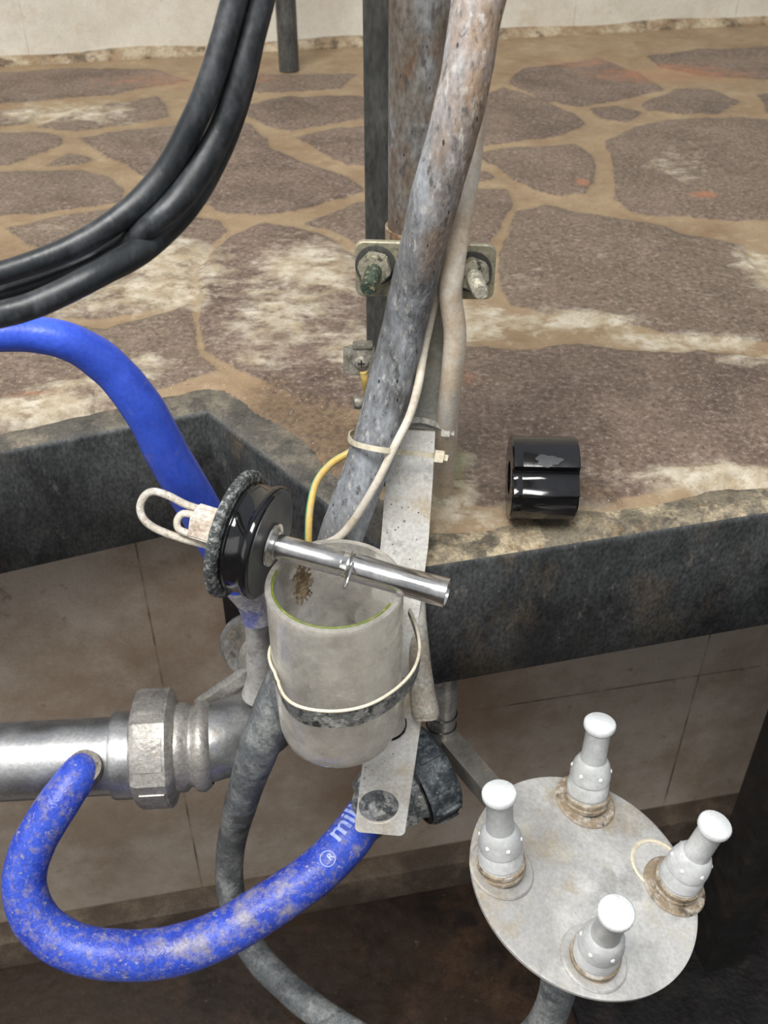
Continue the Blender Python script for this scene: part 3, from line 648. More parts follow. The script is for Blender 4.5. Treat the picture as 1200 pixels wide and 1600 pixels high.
# black hoses upper left
def bh(pts, label):
    bm = bmesh.new(); P, R, _ = tube_px(bm, pts, n=10, wob=.008); o = finish('black_hose', bm, M['hose_black'], None, P[0]); tag(o, label, 'hose', 'black hoses hanging at the upper left'); return o
bh([(440, -520, 46, .54), (425, -300, 45, .55), (395, -110, 44, .56), (366, 0, 42, .57), (335, 110, 42, .58), (300, 195, 42, .59), (255, 275, 42, .60), (195, 335, 40, .60), (115, 385, 38, .60), (10, 424, 36, .60), (-90, 445, 36, .60), (-320, 470, 36, .62), (-620, 440, 36, .66)], 'upper of the black rubber hoses, nearest the wall, curving to the left edge')
bh([(490, -520, 48, .55), (470, -300, 47, .555), (436, -110, 46, .565), (407, 0, 46, .58), (377, 110, 46, .59), (342, 210, 44, .60), (292, 295, 42, .602), (238, 350, 38, .602), (170, 395, 34, .62), (80, 437, 34, .62), (0, 462, 34, .62), (-90, 475, 34, .62), (-320, 510, 34, .64), (-620, 480, 34, .68)], 'middle black rubber hose pinched between the other two at the left edge')
bh([(480, -520, 40, .66), (455, -300, 40, .65), (420, -110, 40, .64), (400, 20, 42, .635), (375, 140, 42, .63), (337, 242, 44, .636), (289, 322, 46, .628), (226, 386, 44, .610), (150, 430, 42, .59), (60, 474, 42, .585), (-10, 494, 42, .585), (-90, 510, 42, .585), (-320, 555, 42, .60), (-620, 530, 40, .64)], 'lowest of the black rubber hoses, touching the blue hose at the left edge')
# blue hose 1
bm = bmesh.new()
P, R, _ = tube_px(bm, [(-620, 640, 52, .70), (-320, 590, 52, .70), (-120, 545, 52, .70), (-40, 527, 54, .70), (40, 522, 56, .71), (110, 535, 60, .72), (172, 575, 64, .74), (225, 640, 66, .76), (262, 710, 68, .79), (300, 775, 68, .83), (340, 845, 66, .88), (375, 905, 62, .92), (398, 940, 56, .945), (404, 968, 50, .955)], n=10, seg=32, wob=.01)
for i, f in enumerate(list(bm.faces)):
    if i > 10*11.0*32: f.material_index = 1
M['sleeve'] = node_mat('bleached_hose_end', (.42, .40, .43), [((.10, .12, .40), 25, .5, .62, .8), ((.62, .60, .56), 40, .5, .7), ((.35, .16, .12), 90, .62, .7, .6)], rough=.45, bump=.3)
o = finish('blue_hose', bm, [M['blue'], M['sleeve']], None, P[0]); tag(o, 'clean bright blue hose arching from the left edge down behind the black disc', 'hose')
# blue hose 2
bm = bmesh.new()
b2 = [(138, 1197, 50, 1.018), (128, 1203, 56, 1.0), (112, 1225, 62, .99), (78, 1275, 66, .98), (48, 1330, 67, .98), (38, 1385, 68, .98), (58, 1440, 72, .98), (110, 1478, 74, .98), (180, 1492, 76, .98), (260, 1488, 77, .99), (340, 1462, 75, 1.0), (420, 1415, 74, 1.01), (490, 1366, 71, 1.02), (534, 1324, 70, 1.035), (566, 1284, 68, 1.05), (580, 1266, 66, 1.055)]
P2, R2, (rg2, F2) = tube_px(bm, b2, n=10, seg=32, wob=.01)
bhose = finish('blue_hose', bm, M['blue_dirty'], None, P2[0]); tag(bhose, 'dusty blue hose looping low from the steel pipe to behind the holed end plate', 'hose')
# printing on that hose
def print_on(txt, s0, size, across=0.):
    cu = bpy.data.curves.new('t', 'FONT'); cu.body = txt; cu.size = size; cu.extrude = 0; cu.offset = size*.018
    to = bpy.data.objects.new('t', cu); dg = bpy.context.evaluated_depsgraph_get(); COL.objects.link(to); dg.update()
    tm = bpy.data.meshes.new_from_object(to.evaluated_get(dg)); bpy.data.objects.remove(to)
    bm = bmesh.new(); bm.from_mesh(tm); bmesh.ops.triangulate(bm, faces=bm.faces)
    bmesh.ops.subdivide_edges(bm, edges=bm.edges, cuts=1)
    cum = [0.]
    for a, b in zip(P2, P2[1:]): cum.append(cum[-1]+(b-a).length)
    for v in bm.verts:
        s = s0+v.co.x; i = max(k for k in range(len(cum)-1) if cum[k] <= s); f = (s-cum[i])/(cum[i+1]-cum[i])
        c = P2[i].lerp(P2[i+1], f); r = R2[i]*1.022; T = (P2[i+1]-P2[i]).normalized()
        n = (V((0, 0, CH))-c); n = (n-T*n.dot(T)).normalized(); b_ = n.cross(T)*1.
        th = (v.co.y+across)/r; v.co = c+(n*math.cos(th)+b_*math.sin(th))*r
    return bm, cum
i540 = 10*12+9
cumL = sum((b-a).length for a, b in zip(P2[:i540], P2[1:i540+1]))
bm, cum = print_on('milk', cumL, .030, .006)
tag(finish('printed_lettering', bm, M['text'], bhose, smooth=False), 'pale printed lettering')
bm, cum = print_on('R', cumL-.018, .009, -.001)
finish('printed_mark', bm, M['text'], bhose, smooth=False)
bm = bmesh.new()
i0 = max(k for k in range(len(cum)-1) if cum[k] <= cumL-.015)
c0 = P2[i0]; T = (P2[i0+1]-P2[i0]).normalized(); n = (V((0, 0, CH))-c0); n = (n-T*n.dot(T)).normalized(); b_ = n.cross(T)
ring = []
for k in range(28):
    a = 2*PI*k/28; s = .0075*math.cos(a); th = (.0075*math.sin(a)+.0022)/R2[i0]; ring.append(c0+T*s+(n*math.cos(th)+b_*math.sin(th))*R2[i0]*1.012)
tube3(bm, ring, .0006, 6, closed=True); finish('printed_ring', bm, M['text'], bhose)

# ------------------------------------------------------------ cable ties
def cable_tie(ctr, ax_a, ax_b, ra, rb, w_, th, head, mat, label, hsz=.0035, tail=None):
    """ellipse ring in plane ax_a, ax_b"""
    t_ = thing('cable_tie', ctr, label, 'cable tie'); bm = bmesh.new(); nrm = ax_a.cross(ax_b).normalized()
    P = [ctr+ax_a*ra*math.cos(2*PI*k/64)+ax_b*rb*math.sin(2*PI*k/64) for k in range(64)]
    F = [];
    for i in range(64):
        T = (P[(i+1) % 64]-P[i-1]).normalized(); N = T.cross(nrm); F.append((N, nrm))
    rings = [[bm.verts.new(p+N*a+B_*b) for a, b in rect(th/2, w_/2)] for p, (N, B_) in zip(P, F)]
    for i in range(64):
        for k in range(4): bm.faces.new((rings[i][k], rings[i][(k+1) % 4], rings[(i+1) % 64][(k+1) % 4], rings[(i+1) % 64][k]))
    finish('strap', bm, mat, t_)
    bm = bmesh.new(); box(bm, head, ax_a, ax_b, nrm, hsz, hsz*.9, hsz*1.05, bev=.0008); finish('head', bm, mat, t_); return t_
def tie_px(l, r, back, w_px, mat, label, head=None, tilt=0):
    """l, r: (px,py,depth) ends of the visible front arc"""
    a, b = W(*l), W(*r); ctr = (a+b)/2; ax = (b-a).normalized(); ra = (b-a).length/2
    vw = (ctr-V((0, 0, CH))).normalized(); ab = (vw-ax*vw.dot(ax)).normalized()
    ab = (ab+V((0, 0, 1))*tilt); ab = (ab-ax*ab.dot(ax)).normalized()
    cable_tie(ctr, ax, ab, ra, back, w_px*l[2]/1600, .0012, W(*head) if head else b, mat, label)
def tie_path(pts, w_, mat, label, head, hs=.0035):
    P = [W(*q) for q in pts]; n = len(P); Q = []
    for i in range(n):
        p0, p1, p2, p3 = P[i-1], P[i], P[(i+1) % n], P[(i+2) % n]
        for k in range(8):
            t = k/8; Q.append(.5*((2*p1)+(p2-p0)*t+(2*p0-5*p1+4*p2-p3)*t*t+(3*p1-p0-3*p2+p3)*t**3))
    ctr = sum(Q, V())/len(Q); t_ = thing('cable_tie', ctr, label, 'cable tie')
    nrm = V((0, 0, 0))
    for a, b in zip(Q, Q[1:]+Q[:1]): nrm += (a-ctr).cross(b-ctr)
    nrm.normalize(); bm = bmesh.new(); rings = []
    for i, p in enumerate(Q):
        T = (Q[(i+1) % len(Q)]-Q[i-1]).normalized(); N = T.cross(nrm).normalized(); B_ = T.cross(N)
        rings.append([bm.verts.new(p+N*a+B_*b) for a, b in rect(.0006, w_/2)])
    for i in range(len(Q)):
        for k in range(4): bm.faces.new((rings[i][k], rings[i][(k+1) % 4], rings[(i+1) % len(Q)][(k+1) % 4], rings[(i+1) % len(Q)][k]))
    finish('strap', bm, mat, t_)
    h = W(*head); bm = bmesh.new(); box(bm, h, V((.97, 0, -.1)).normalized(), V((0, 1, 0)), nrm, hs*1.05, hs*.8, hs, bev=.0008)
    tl = V((1, 0, -.25)).normalized(); box(bm, h+tl*hs*1.5, tl, V((0, 1, 0)), nrm, hs*.6, .0006, w_/2); finish('head', bm, mat, t_)
tie_path([(545, 680, .830), (552, 692, .800), (580, 700, .782), (612, 705, .786), (645, 708, .812), (680, 712, .824), (692, 712, .838), (688, 706, .865), (620, 690, .885), (560, 676, .87)], .0042, M['tie'], 'cream cable tie holding the big grey hose to the flat bar, lower of the two', (686, 713, .818))
tie_path([(600, 664, .835), (630, 658, .826), (660, 657, .826), (685, 665, .830), (700, 675, .842), (702, 682, .868), (660, 678, .89), (605, 674, .87)], .0046, M['tie_grey'], 'greyish cable tie around the flat bar just above the cream one', (696, 673, .832))
tie_px((684, 384, .735), (725, 378, .735), .0125, 9, M['tie'], 'yellowish cable tie around the cream tube above the right bolt', head=(682, 390, .725), tilt=.75)

# ------------------------------------------------------------ glass jar with strap
camv = V((0, c_, -s_))
M['glass'] = bpy.data.materials.new('scratched_clear_plastic'); M['glass'].use_nodes = True
t = M['glass'].node_tree; b = t.nodes['Principled BSDF']; tc = t.nodes.new('ShaderNodeTexCoord')
b.inputs['Base Color'].default_value = (1, 1, .98, 1); b.inputs['Transmission Weight'].default_value = 1; b.inputs['IOR'].default_value = 1.35; b.inputs['Roughness'].default_value = .12
n = t.nodes.new('ShaderNodeTexNoise'); n.inputs['Scale'].default_value = 35; n.inputs['Detail'].default_value = 9; n.inputs['Roughness'].default_value = .7; t.links.new(tc.outputs['Object'], n.inputs['Vector'])
dif = t.nodes.new('ShaderNodeBsdfDiffuse'); dif.inputs[0].default_value = (.94, .90, .82, 1)
trl = t.nodes.new('ShaderNodeBsdfTranslucent'); trl.inputs[0].default_value = (.97, .94, .87, 1)
ad = t.nodes.new('ShaderNodeMixShader'); ad.inputs[0].default_value = .6; t.links.new(dif.outputs[0], ad.inputs[1]); t.links.new(trl.outputs[0], ad.inputs[2])
r = t.nodes.new('ShaderNodeMapRange'); r.inputs[1].default_value = .36; r.inputs[2].default_value = .68; r.inputs[3].default_value = .14; r.inputs[4].default_value = .62; t.links.new(n.outputs[0], r.inputs[0])
mx = t.nodes.new('ShaderNodeMixShader'); t.links.new(r.outputs[0], mx.inputs[0]); t.links.new(b.outputs[0], mx.inputs[1]); t.links.new(ad.outputs[0], mx.inputs[2])
t.links.new(mx.outputs[0], t.nodes['Material Output'].inputs['Surface'])
# scratches as bump
wv = t.nodes.new('ShaderNodeTexNoise'); wv.inputs['Scale'].default_value = 120; mp = t.nodes.new('ShaderNodeMapping'); mp.inputs['Scale'].default_value = (1, 1, .15); mp.inputs['Rotation'].default_value = (.4, .5, 0)
t.links.new(tc.outputs['Object'], mp.inputs[0]); t.links.new(mp.outputs[0], wv.inputs['Vector'])
bp = t.nodes.new('ShaderNodeBump'); bp.inputs['Strength'].default_value = .12; bp.inputs['Distance'].default_value = .001; t.links.new(wv.outputs[0], bp.inputs['Height']); t.links.new(bp.outputs[0], b.inputs['Normal'])
jr = W(523, 912, .75); jb = W(531, 1143, .853); jax = (jb-jr).normalized(); RJ = .0508; LJ = (jb-jr).length
jar = thing('clear_jar', jb, 'scratched clear plastic jar with open top strapped to the flat bar', 'jar')
bm = bmesh.new()
Rb = RJ*.96
lathe(bm, [(RJ, 0), (RJ+.0008, .002), (RJ, .006), (RJ, .08), (Rb, LJ-.022), (Rb-.002, LJ-.012), (Rb-.010, LJ-.003), (Rb-.022, LJ+.001), (0, LJ+.003),
           (0, LJ-.004), (Rb-.024, LJ-.005), (Rb-.012, LJ-.010), (Rb-.0055, LJ-.018), (Rb-.0045, LJ-.026), (RJ-.0045, .08), (RJ-.0045, .003), (RJ-.004, .0)], jr, jax, 72, close=True)
finish('vessel', bm, M['glass'], jar, angle=60)
M['algae'] = node_mat('green_algae_line', (.12, .16, .02), [((.25, .26, .08), 60, .5, .7)], rough=.5)
bm = bmesh.new(); ax_, jx, jy = basis(jax, (1, 0, 0))
RR = [jr+jax*.0005+(jx*math.cos(a)+jy*math.sin(a))*(RJ-.0052) for a in [2*PI*k/80 for k in range(80)]]
# algae only on the front and left of the rim
sel = [p for k, p in enumerate(RR)]
arc = sorted([(math.degrees(math.atan2((p-jr).dot(V((0, -1, 0))), (p-jr).dot(V((1, 0, 0))))), p) for p in sel], key=lambda q_: q_[0] if q_[0] > -100 else q_[0]+360)
pts_ = [p for a, p in arc if 25 < (a if a > -100 else a+360) < 200]
tube3(bm, pts_, .0011, 8); tag(finish('algae_line', bm, M['algae'], jar), 'green algae line inside the rim')
M['stain'] = node_mat('brown_residue', (.16, .11, .06), [((.35, .27, .17), 90, .45, .6)], rough=.7)
# brown residue on the inside back wall, blue reflection-like ring sticker replaced by hose seen through the wall
bm = bmesh.new(); g = []
sp = W(478, 925, .80)-jr; ang0 = math.atan2(sp.dot(jy), sp.dot(jx))
nA, nH = 14, 16; gv = {}
for i in range(nA+1):
    for j in range(nH+1):
        a = ang0+(i-nA/2)*.030; h = .012+j*.0028
        gv[i, j] = bm.verts.new(jr+jax*h+(jx*math.cos(a)+jy*math.sin(a))*(RJ-.0049))
for i in range(nA):
    for j in range(nH):
        dd = ((i-nA/2+.5)/(nA/2))**2+((j-nH/2+.5)/(nH/2))**2+random.uniform(-.45, .45)
        if dd < .75: bm.faces.new((gv[i, j], gv[i+1, j], gv[i+1, j+1], gv[i, j+1]))
bmesh.ops.delete(bm, geom=[v for v in bm.verts if not v.link_faces], context='VERTS')
finish('residue_stain', bm, M['stain'], jar)
# strap: hoop round the jar, front dips low, sides rise to the bar
hoop = []; s_px = [(640, 952, .80), (652, 985, .79), (655, 1020, .775), (643, 1052, .755), (612, 1082, .738), (570, 1104, .728), (520, 1112, .726), (472, 1106, .732), (446, 1090, .745), (433, 1062, .765), (425, 1030, .785), (430, 1002, .81), (450, 975, .86)]
sp3 = catmull([W(x, y, d) for x, y, d in s_px], 8)
# push clear of the jar wall
for i, p in enumerate(sp3):
    h = (p-jr).dot(jax); c = jr+jax*h; rad = p-c; tr = RJ*(1-.04*max(0, (h-.08))/max(LJ-.1, .01))+.0016
    front = (p-c).normalized()
    if rad.length < tr or 12 < i < 84 and rad.length < tr+.004: sp3[i] = c+rad.normalized()*max(tr, min(rad.length, tr+.003))
NS = len(sp3)
def wd(i): t_ = i/(NS-1); return .0055*(.35+.65*math.sin(PI*min(1, max(0, (t_-.02)/.96)))**.6)
bm = bmesh.new(); rings = []
for i, p in enumerate(sp3):
    T = (sp3[min(i+1, NS-1)]-sp3[max(i-1, 0)]).normalized(); c = jr+jax*(p-jr).dot(jax); N = (p-c); N = (N-T*N.dot(T)).normalized(); Bn = T.cross(N)
    if Bn.dot(jax) < 0: Bn = -Bn
    w2 = wd(i)*3.1
    rings.append([bm.verts.new(p+N*a+Bn*b_) for a, b_ in ((-.0008, 0), (.0008, 0), (.0008, w2), (-.0008, w2))])
for a, b_ in zip(rings, rings[1:]):
    for k in range(4): bm.faces.new((a[k], a[(k+1) % 4], b_[(k+1) % 4], b_[k]))
bm.faces.new(rings[0]); bm.faces.new(rings[-1])
st = finish('strap', bm, M['strap'], jar); tag(st, 'corroded grey metal strap with cream upper edge')
bm = bmesh.new(); tube3(bm, [p-jax*.0004 for p in sp3], .0013, 10); finish('strap_edge', bm, M['strap_edge'], st)
# saddle bracket between jar and bar
bm = bmesh.new(); sc0 = jr+jax*.055; Rs = RJ+.003
ringsS = []
for h in (0.045, .15):
    ringsS.append([[bm.verts.new(jr+V((.012, .006, 0))+jax*h+(jx*math.cos(a)+jy*math.sin(a))*r_) for a in [math.radians(q_) for q_ in range(-60, 125, 6)]] for r_ in (Rs, Rs+.002)])
ang_bar = math.atan2((V((0, 1, 0))).dot(jy), (V((0, 1, 0))).dot(jx))
for k in range(len(ringsS[0][0])-1):
    for j in (0, 1): bm.faces.new((ringsS[0][j][k], ringsS[0][j][k+1], ringsS[1][j][k+1], ringsS[1][j][k]))
    for e_ in (0, 1): bm.faces.new((ringsS[e_][0][k], ringsS[e_][0][k+1], ringsS[e_][1][k+1], ringsS[e_][1][k]))
M['sleeve_clear'] = M['glass']
bm.free()
bm = bmesh.new()     # second clear sleeve behind the jar
sc1 = W(588, 960, .84); sc2 = W(603, 1132, .925); sax = (sc2-sc1).normalized()
lathe(bm, [(.0175, 0), (.0175, (sc2-sc1).length), (.0155, (sc2-sc1).length), (.0155, 0)], sc1, sax, 40, close=True)
tag(finish('rear_sleeve', bm, M['glass'], jar), 'narrow clear sleeve behind the jar'); 
bm = bmesh.new(); lathe(bm, [(.0178, -.001), (.0190, -.001), (.0190, .001), (.0178, .001)], sc2, sax, 40, close=True); finish('sleeve_seal', bm, M['rubber'], jar)

# ------------------------------------------------------------ black disc plunger resting across the jar
ia = math.radians(16.2); s2 = .98; 
axd = (V((1, 0, 0))*math.cos(ia)*s2-V((0, s_, c_))*math.sin(ia)*s2-camv*math.sqrt(1-s2*s2)).normalized()
dc = W(418, 849, .758)                     # centre of the right face
pl_ = thing('disc_plunger', dc, 'black rubber disc with polished steel stem lying across the rim of the clear jar', 'plunger')
bm = bmesh.new()
lathe(bm, [(0, -.021), (.041, -.021), (.0425, -.019), (.0425, -.0175), (.0412, -.0165), (.0412, -.006), (.0430, -.004), (.0436, -.001), (.0432, .001), (.0425, .0020), (.040, .0024), (.034, .0022), (.0, .0022)], dc, axd, 96)
finish('disc_body', bm, M['rubber'], pl_, angle=50)
bm = bmesh.new(); lathe(bm, [(0, .0023), (.0405, .0023), (.0405, .0030), (0, .0030)], dc, axd, 64); tag(finish('disc_face', bm, M['rubber_face'], pl_), 'matt grey face')
bm = bmesh.new()
lathe(bm, [(0, -.0285), (.0470, -.0285), (.0485, -.0275), (.0488, -.0245), (.0480, -.0215), (.046, -.0205), (0, -.0205)], dc, axd, 120, rf=lambda r, h, k, j: r*(1+(.012 if k % 2 else 0)) if r > .0475 else r)
finish('rim_flange', bm, M['knurl'], pl_, angle=60)
bm = bmesh.new(); lathe(bm, [(0, .003), (.0165, .003), (.0170, .0042), (.0165, .0055), (.006, .006), (0, .006)], dc+V((0, 0, 0)), axd, 48); finish('washer', bm, M['inox'], pl_)
bm = bmesh.new(); end = W(699, 927, .730); sl = (end-dc); LS = sl.dot(axd); sax = sl.normalized()
r1, r2 = .0094, .0104
LS = sl.length
lathe(bm, [(0, .004), (.0108, .004), (.0108, .008), (r1, .0085), (r1, LS*.42), (r1-.0006, LS*.425), (r1-.0006, LS*.432), (r1, LS*.437), (r1, LS*.50), (0, LS*.50)], dc, sax, 48)
finish('inner_stem', bm, M['inox'], pl_, angle=50)
bm = bmesh.new()
lathe(bm, [(0, LS*.49), (r2, LS*.49), (r2, LS*.80), (r2+.0003, LS*.985), (r2+.0004, LS), (r2-.0010, LS), (r2-.0014, LS*.985), (0, LS*.97)], dc, sax, 48)
finish('outer_stem', bm, M['inox'], pl_, angle=50)
bm = bmesh.new(); lathe(bm, [(r2, LS*.468), (r2+.0030, LS*.470), (r2+.0030, LS*.475), (r2, LS*.475)], dc, sax, 48, close=True)
fl_ = finish('stem_flange', bm, M['inox'], pl_, angle=50)
bm = bmesh.new(); pA = W(546, 896, .728); tube3(bm, catmull([W(552, 880, .735), W(546, 898, .728), W(541, 914, .726), W(538, 919, .728), W(540, 908, .732)], 5), .0011, 10); finish('cotter_pin', bm, M['inox'], pl_)
# crusted nut and wire loops on the left
nb = dc-axd*.0285
bm = bmesh.new(); hexnut(bm, nb+axd*.0, -axd, .0155, .030, .35); finish('hex_nut', bm, M['lime_nut'], pl_)
bm = bmesh.new(); lathe(bm, [(0, 0), (.018, 0), (.0185, .004), (.0165, .008), (0, .008)], nb, -axd, 40); finish('washer', bm, M['lime_nut'], pl_)
bm = bmesh.new(); d0 = .80
lp = [(325, 800), (290, 788), (262, 774), (240, 768), (226, 775), (219, 792), (224, 810), (240, 824), (268, 836), (300, 846), (325, 852)]
Pl = catmull([W(x, y, .772+.004*(i/10)) for i, (x, y) in enumerate(lp)], 8); tube3(bm, Pl, .0030, 14); finish('wire_loop', bm, M['lime'], pl_)
bm = bmesh.new(); lp = [(318, 812), (300, 804), (285, 803), (277, 813), (279, 826), (293, 833), (312, 838)]
Pl = catmull([W(x, y, .768) for x, y in lp], 8); tube3(bm, Pl, .0028, 14); tag(finish('wire_loop', bm, M['lime'], pl_), 'small inner wire loop')

# ------------------------------------------------------------ black rubber cylinder on the platform
bc = WZ(846, 812, .0035); RC = .0372; cx0 = W(792, 748, .905); 
cc = V((bc.x-.002, bc.y+.012, .0045+RC)); hl = .0290
blk = thing('rubber_cylinder', (cc.x, cc.y, 0.004), 'shiny black rubber cylinder with a lengthwise groove lying on the flagstones', 'rubber part')
bm = bmesh.new(); prof = []
def elv(e_): a = math.radians(e_); return V((0, -math.cos(a), math.sin(a)))
base_e = 40.5
prof2 = []
for k in range(61):                                   # outer arc from notch top round the back to below
    e_ = base_e+10+(360-52)*k/60; prof2.append((RC, e_))
for rr, e_ in ((RC-.0012, base_e-34), (RC+.0003, base_e-31), (RC+.0010, base_e-28), (RC-.0004, base_e-24), (RC-.0035, base_e-18), (RC-.0070, base_e-10), (RC-.0085, base_e-2), (RC-.0075, base_e+4), (RC-.0050, base_e+8), (RC-.001, base_e+9.3)): prof2.append((rr, e_))
ringsC = []
for x0, k_ in ((-hl, .965), (-hl+.0015, 1), (-hl+.008, 1), (-hl+.0084, .994), (-hl+.0092, .994), (-hl+.0096, 1), (hl-.0015, 1), (hl, .97)):
    ringsC.append([bm.verts.new(cc+V((x0, 0, 0))+elv(e_)*rr*k_) for rr, e_ in prof2])
m_ = len(prof2)
for a, b_ in zip(ringsC, ringsC[1:]):
    for k in range(m_): bm.faces.new((a[k], a[(k+1) % m_], b_[(k+1) % m_], b_[k]))
bm.faces.new(ringsC[-1])
hole = [bm.verts.new(cc+V((-hl, 0, 0))+elv(360*k/m_+base_e+10)*.0150) for k in range(m_)]
hin = [bm.verts.new(cc+V((hl*.5, 0, 0))+elv(360*k/m_+base_e+10)*.0140) for k in range(m_)]
for k in range(m_):
    bm.faces.new((ringsC[0][k], ringsC[0][(k+1) % m_], hole[(k+1) % m_], hole[k])); bm.faces.new((hole[k], hole[(k+1) % m_], hin[(k+1) % m_], hin[k]))
bm.faces.new(hin)
finish('body', bm, M['rubber'], blk, angle=35)
bm = bmesh.new(); gv = []
def patch(cxp, ez, rx, re, mat, nm):
    bm = bmesh.new(); c = bm.verts.new(cc+V((cxp, 0, 0))+elv(ez)*(RC+.0002)); rim = []
    for k in range(30):
        a = 2*PI*k/30; q_ = 1+.16*math.sin(3*a+1)+.1*math.sin(7*a); rim.append(bm.verts.new(cc+V((cxp+rx*q_*math.cos(a), 0, 0))+elv(ez+re*q_*math.sin(a))*(RC+.00015)))
    for k in range(30): bm.faces.new((c, rim[k], rim[(k+1) % 30]))
    return finish(nm, bm, mat, blk)
patch(.001, base_e+19, .011, 8.5, M['rubber_face'], 'dried_mark')
# end face disc slightly dull
blk.rotation_euler = (0, 0, math.radians(-2))

# ------------------------------------------------------------ steel milk line
line = thing('milk_line', W(0, 1190, 1.02), 'large stained stainless pipe with union nut and elbow below the left platform edge', 'pipe')
RPp = 61*1.03/1600
A1 = W(-700, 1230, 1.0); A2 = W(190, 1180, 1.045)
dA = (A2-A1).normalized(); La = (A2-A1).length
bm = bmesh.new(); lathe(bm, [(RPp-.002, 0), (RPp, 0), (RPp, La), (RPp-.002, La)], A1, dA, 64, close=True); finish('pipe', bm, M['inox_pipe'], line)
bm = bmesh.new(); lathe(bm, [(RPp, -.004), (RPp+.0040, -.003), (RPp+.005, 0), (RPp+.005, .018), (RPp+.003, .026), (RPp, .028)], A2-dA*.004, dA, 64); finish('ferrule', bm, M['inox_pipe'], line)
bm = bmesh.new(); nx = W(246, 1169, 1.045)
def octn(r, h, k, j):
    # rounded union nut: 6 flats between raised lugs
    a = (k/96*6) % 1.; fl = 1-.075*math.sin(PI*a)**.7 if r > RPp+.009 else 1; return r*fl
lathe(bm, [(RPp+.001, -.023), (RPp+.010, -.023), (RPp+.0185, -.020), (RPp+.0215, -.015), (RPp+.0215, .014), (RPp+.018, .018), (RPp+.010, .021), (RPp+.001, .022)], nx, dA, 96, rf=octn, hint=(0, -.3, 1))
finish('union_nut', bm, M['inox_dull'], line, angle=35)
# six raised flats on the nut
for k in range(6):
    ax_, x_, y_ = basis(dA, (0, -.3, 1)); a = PI/3*(k+.5); rd = x_*math.cos(a)+y_*math.sin(a); tg = dA.cross(rd)
    bm = bmesh.new(); box(bm, nx-dA*.001+rd*(RPp+.0150), dA, tg, rd, .0125, .0165, .0024, bev=.0012); finish('nut_flat', bm, M['inox_dull'], line)
bm = bmesh.new(); p_ = nx+dA*.020
lathe(bm, [(RPp+.001, 0), (RPp+.006, .0), (RPp+.006, .010), (RPp+.001, .014), (RPp+.0015, .018), (RPp+.006, .021), (RPp+.007, .028), (RPp+.003, .034), (RPp, .036)], p_, dA, 64); finish('weld_collar', bm, M['inox_dull'], line, angle=60)
# elbow turning up and back under the platform
ew = [p_+dA*.02, W(330, 1160, 1.05), W(375, 1145, 1.065), W(415, 1118, 1.09), W(440, 1080, 1.12), W(445, 1040, 1.15)]
bm = bmesh.new(); Pe = catmull(ew, 10); tube3(bm, Pe, RPp*1.0, 64, cap=True); finish('elbow', bm, M['inox_pipe'], line)
bm = bmesh.new(); q_ = W(425, 1040, 1.125); 
tube3(bm, catmull([W(445, 1090, 1.11), W(430, 1050, 1.13), W(405, 1020, 1.15), W(395, 1012, 1.17)], 8), .031, 40); finish('rear_bend', bm, M['inox_dull'], line)
bm = bmesh.new(); tube3(bm, catmull([W(398, 1012, 1.13), W(390, 1004, 1.16)], 4), .034, 48); finish('rear_collar', bm, M['galv'], line)
# flat tab at the elbow
bm = bmesh.new(); box(bm, W(352, 1075, 1.07), V((.8, .2, .55)).normalized(), V((-.3, .9, 0)).normalized(), V((-.55, -.1, .8)).normalized(), .036, .005, .007, bev=.002); finish('tab', bm, M['inox_dull'], line)
# vertical white spigot the first blue hose slips over
bm = bmesh.new(); s0 = W(400, 925, .965); s1_ = W(410, 1082, 1.045); sv = (s1_-s0); 
lathe(bm, [(.0125, 0), (.0128, 0), (.0128, sv.length*.55), (.0142, sv.length*.60), (.0142, sv.length*.8), (.017, sv.length*.9), (.021, sv.length), (0, sv.length)], s0, sv.normalized(), 40)
M['spig'] = node_mat('grey_white_spigot', (.36, .345, .32), [((.50, .49, .47), 25, .45, .65), ((.24, .22, .2), 40, .55, .7)], rough=.45, bump=.1, grain=0.12)
finish('upright_spigot', bm, M['spig'], line)
# short spigot for the second blue hose
bm = bmesh.new(); sa = W(146, 1206, 1.03); sb = W(128, 1196, .985); dd_ = (sb-sa).normalized()
lathe(bm, [(.0195, 0), (.0190, .006), (.0175, .010), (.0165, .018), (.0165, .040), (0, .040)], sa, dd_, 40); finish('side_spigot', bm, M['galv'], line)

# ------------------------------------------------------------ vertical stainless pipe, square arm and round dish with four jetters
dish = thing('jetter_dish', W(913, 1378, .85), 'round scaled steel dish carrying four upright white nozzles on a square arm', 'washing unit')
bm = bmesh.new(); t0 = WY(686, 1040, .725); t1 = WY(688, 1160, .715)
lathe(bm, [(0, 0), (.0150, 0), (.0150, .16), (0, .16)], V((t1.x, t1.y, t1.z)), (0, 0, 1), 32)
finish('upright_pipe', bm, M['inox_dull'], dish)
for zz in (.048, .030):
    bm = bmesh.new(); lathe(bm, [(.0150, -.0014), (.0164, 0), (.0150, .0014)], V((t1.x, t1.y, t1.z+zz)), (0, .1, 1), 32); finish('rubber_ring', bm, M['rubber_worn'], dish)
bm = bmesh.new(); a0 = W(692, 1150, 1.10); a1 = W(800, 1275, 1.0); ad_ = (a1-a0).normalized(); az_ = V((0, 0, 1)); ay_ = az_.cross(ad_).normalized(); az_ = ad_.cross(ay_)
ln = (a1-a0).length*1.35
box(bm, a0+ad_*ln/2, ad_, ay_, az_, ln/2, .0115, .0115, bev=.002)
M['arm'] = node_mat('dull_square_tube', (.42, .40, .36), [((.3, .28, .25), 20, .45, .65), ((.5, .46, .38), 40, .55, .7)], rough=.4, metal=.6, bump=.1, grain=0.1)
finish('square_arm', bm, M['arm'], dish)
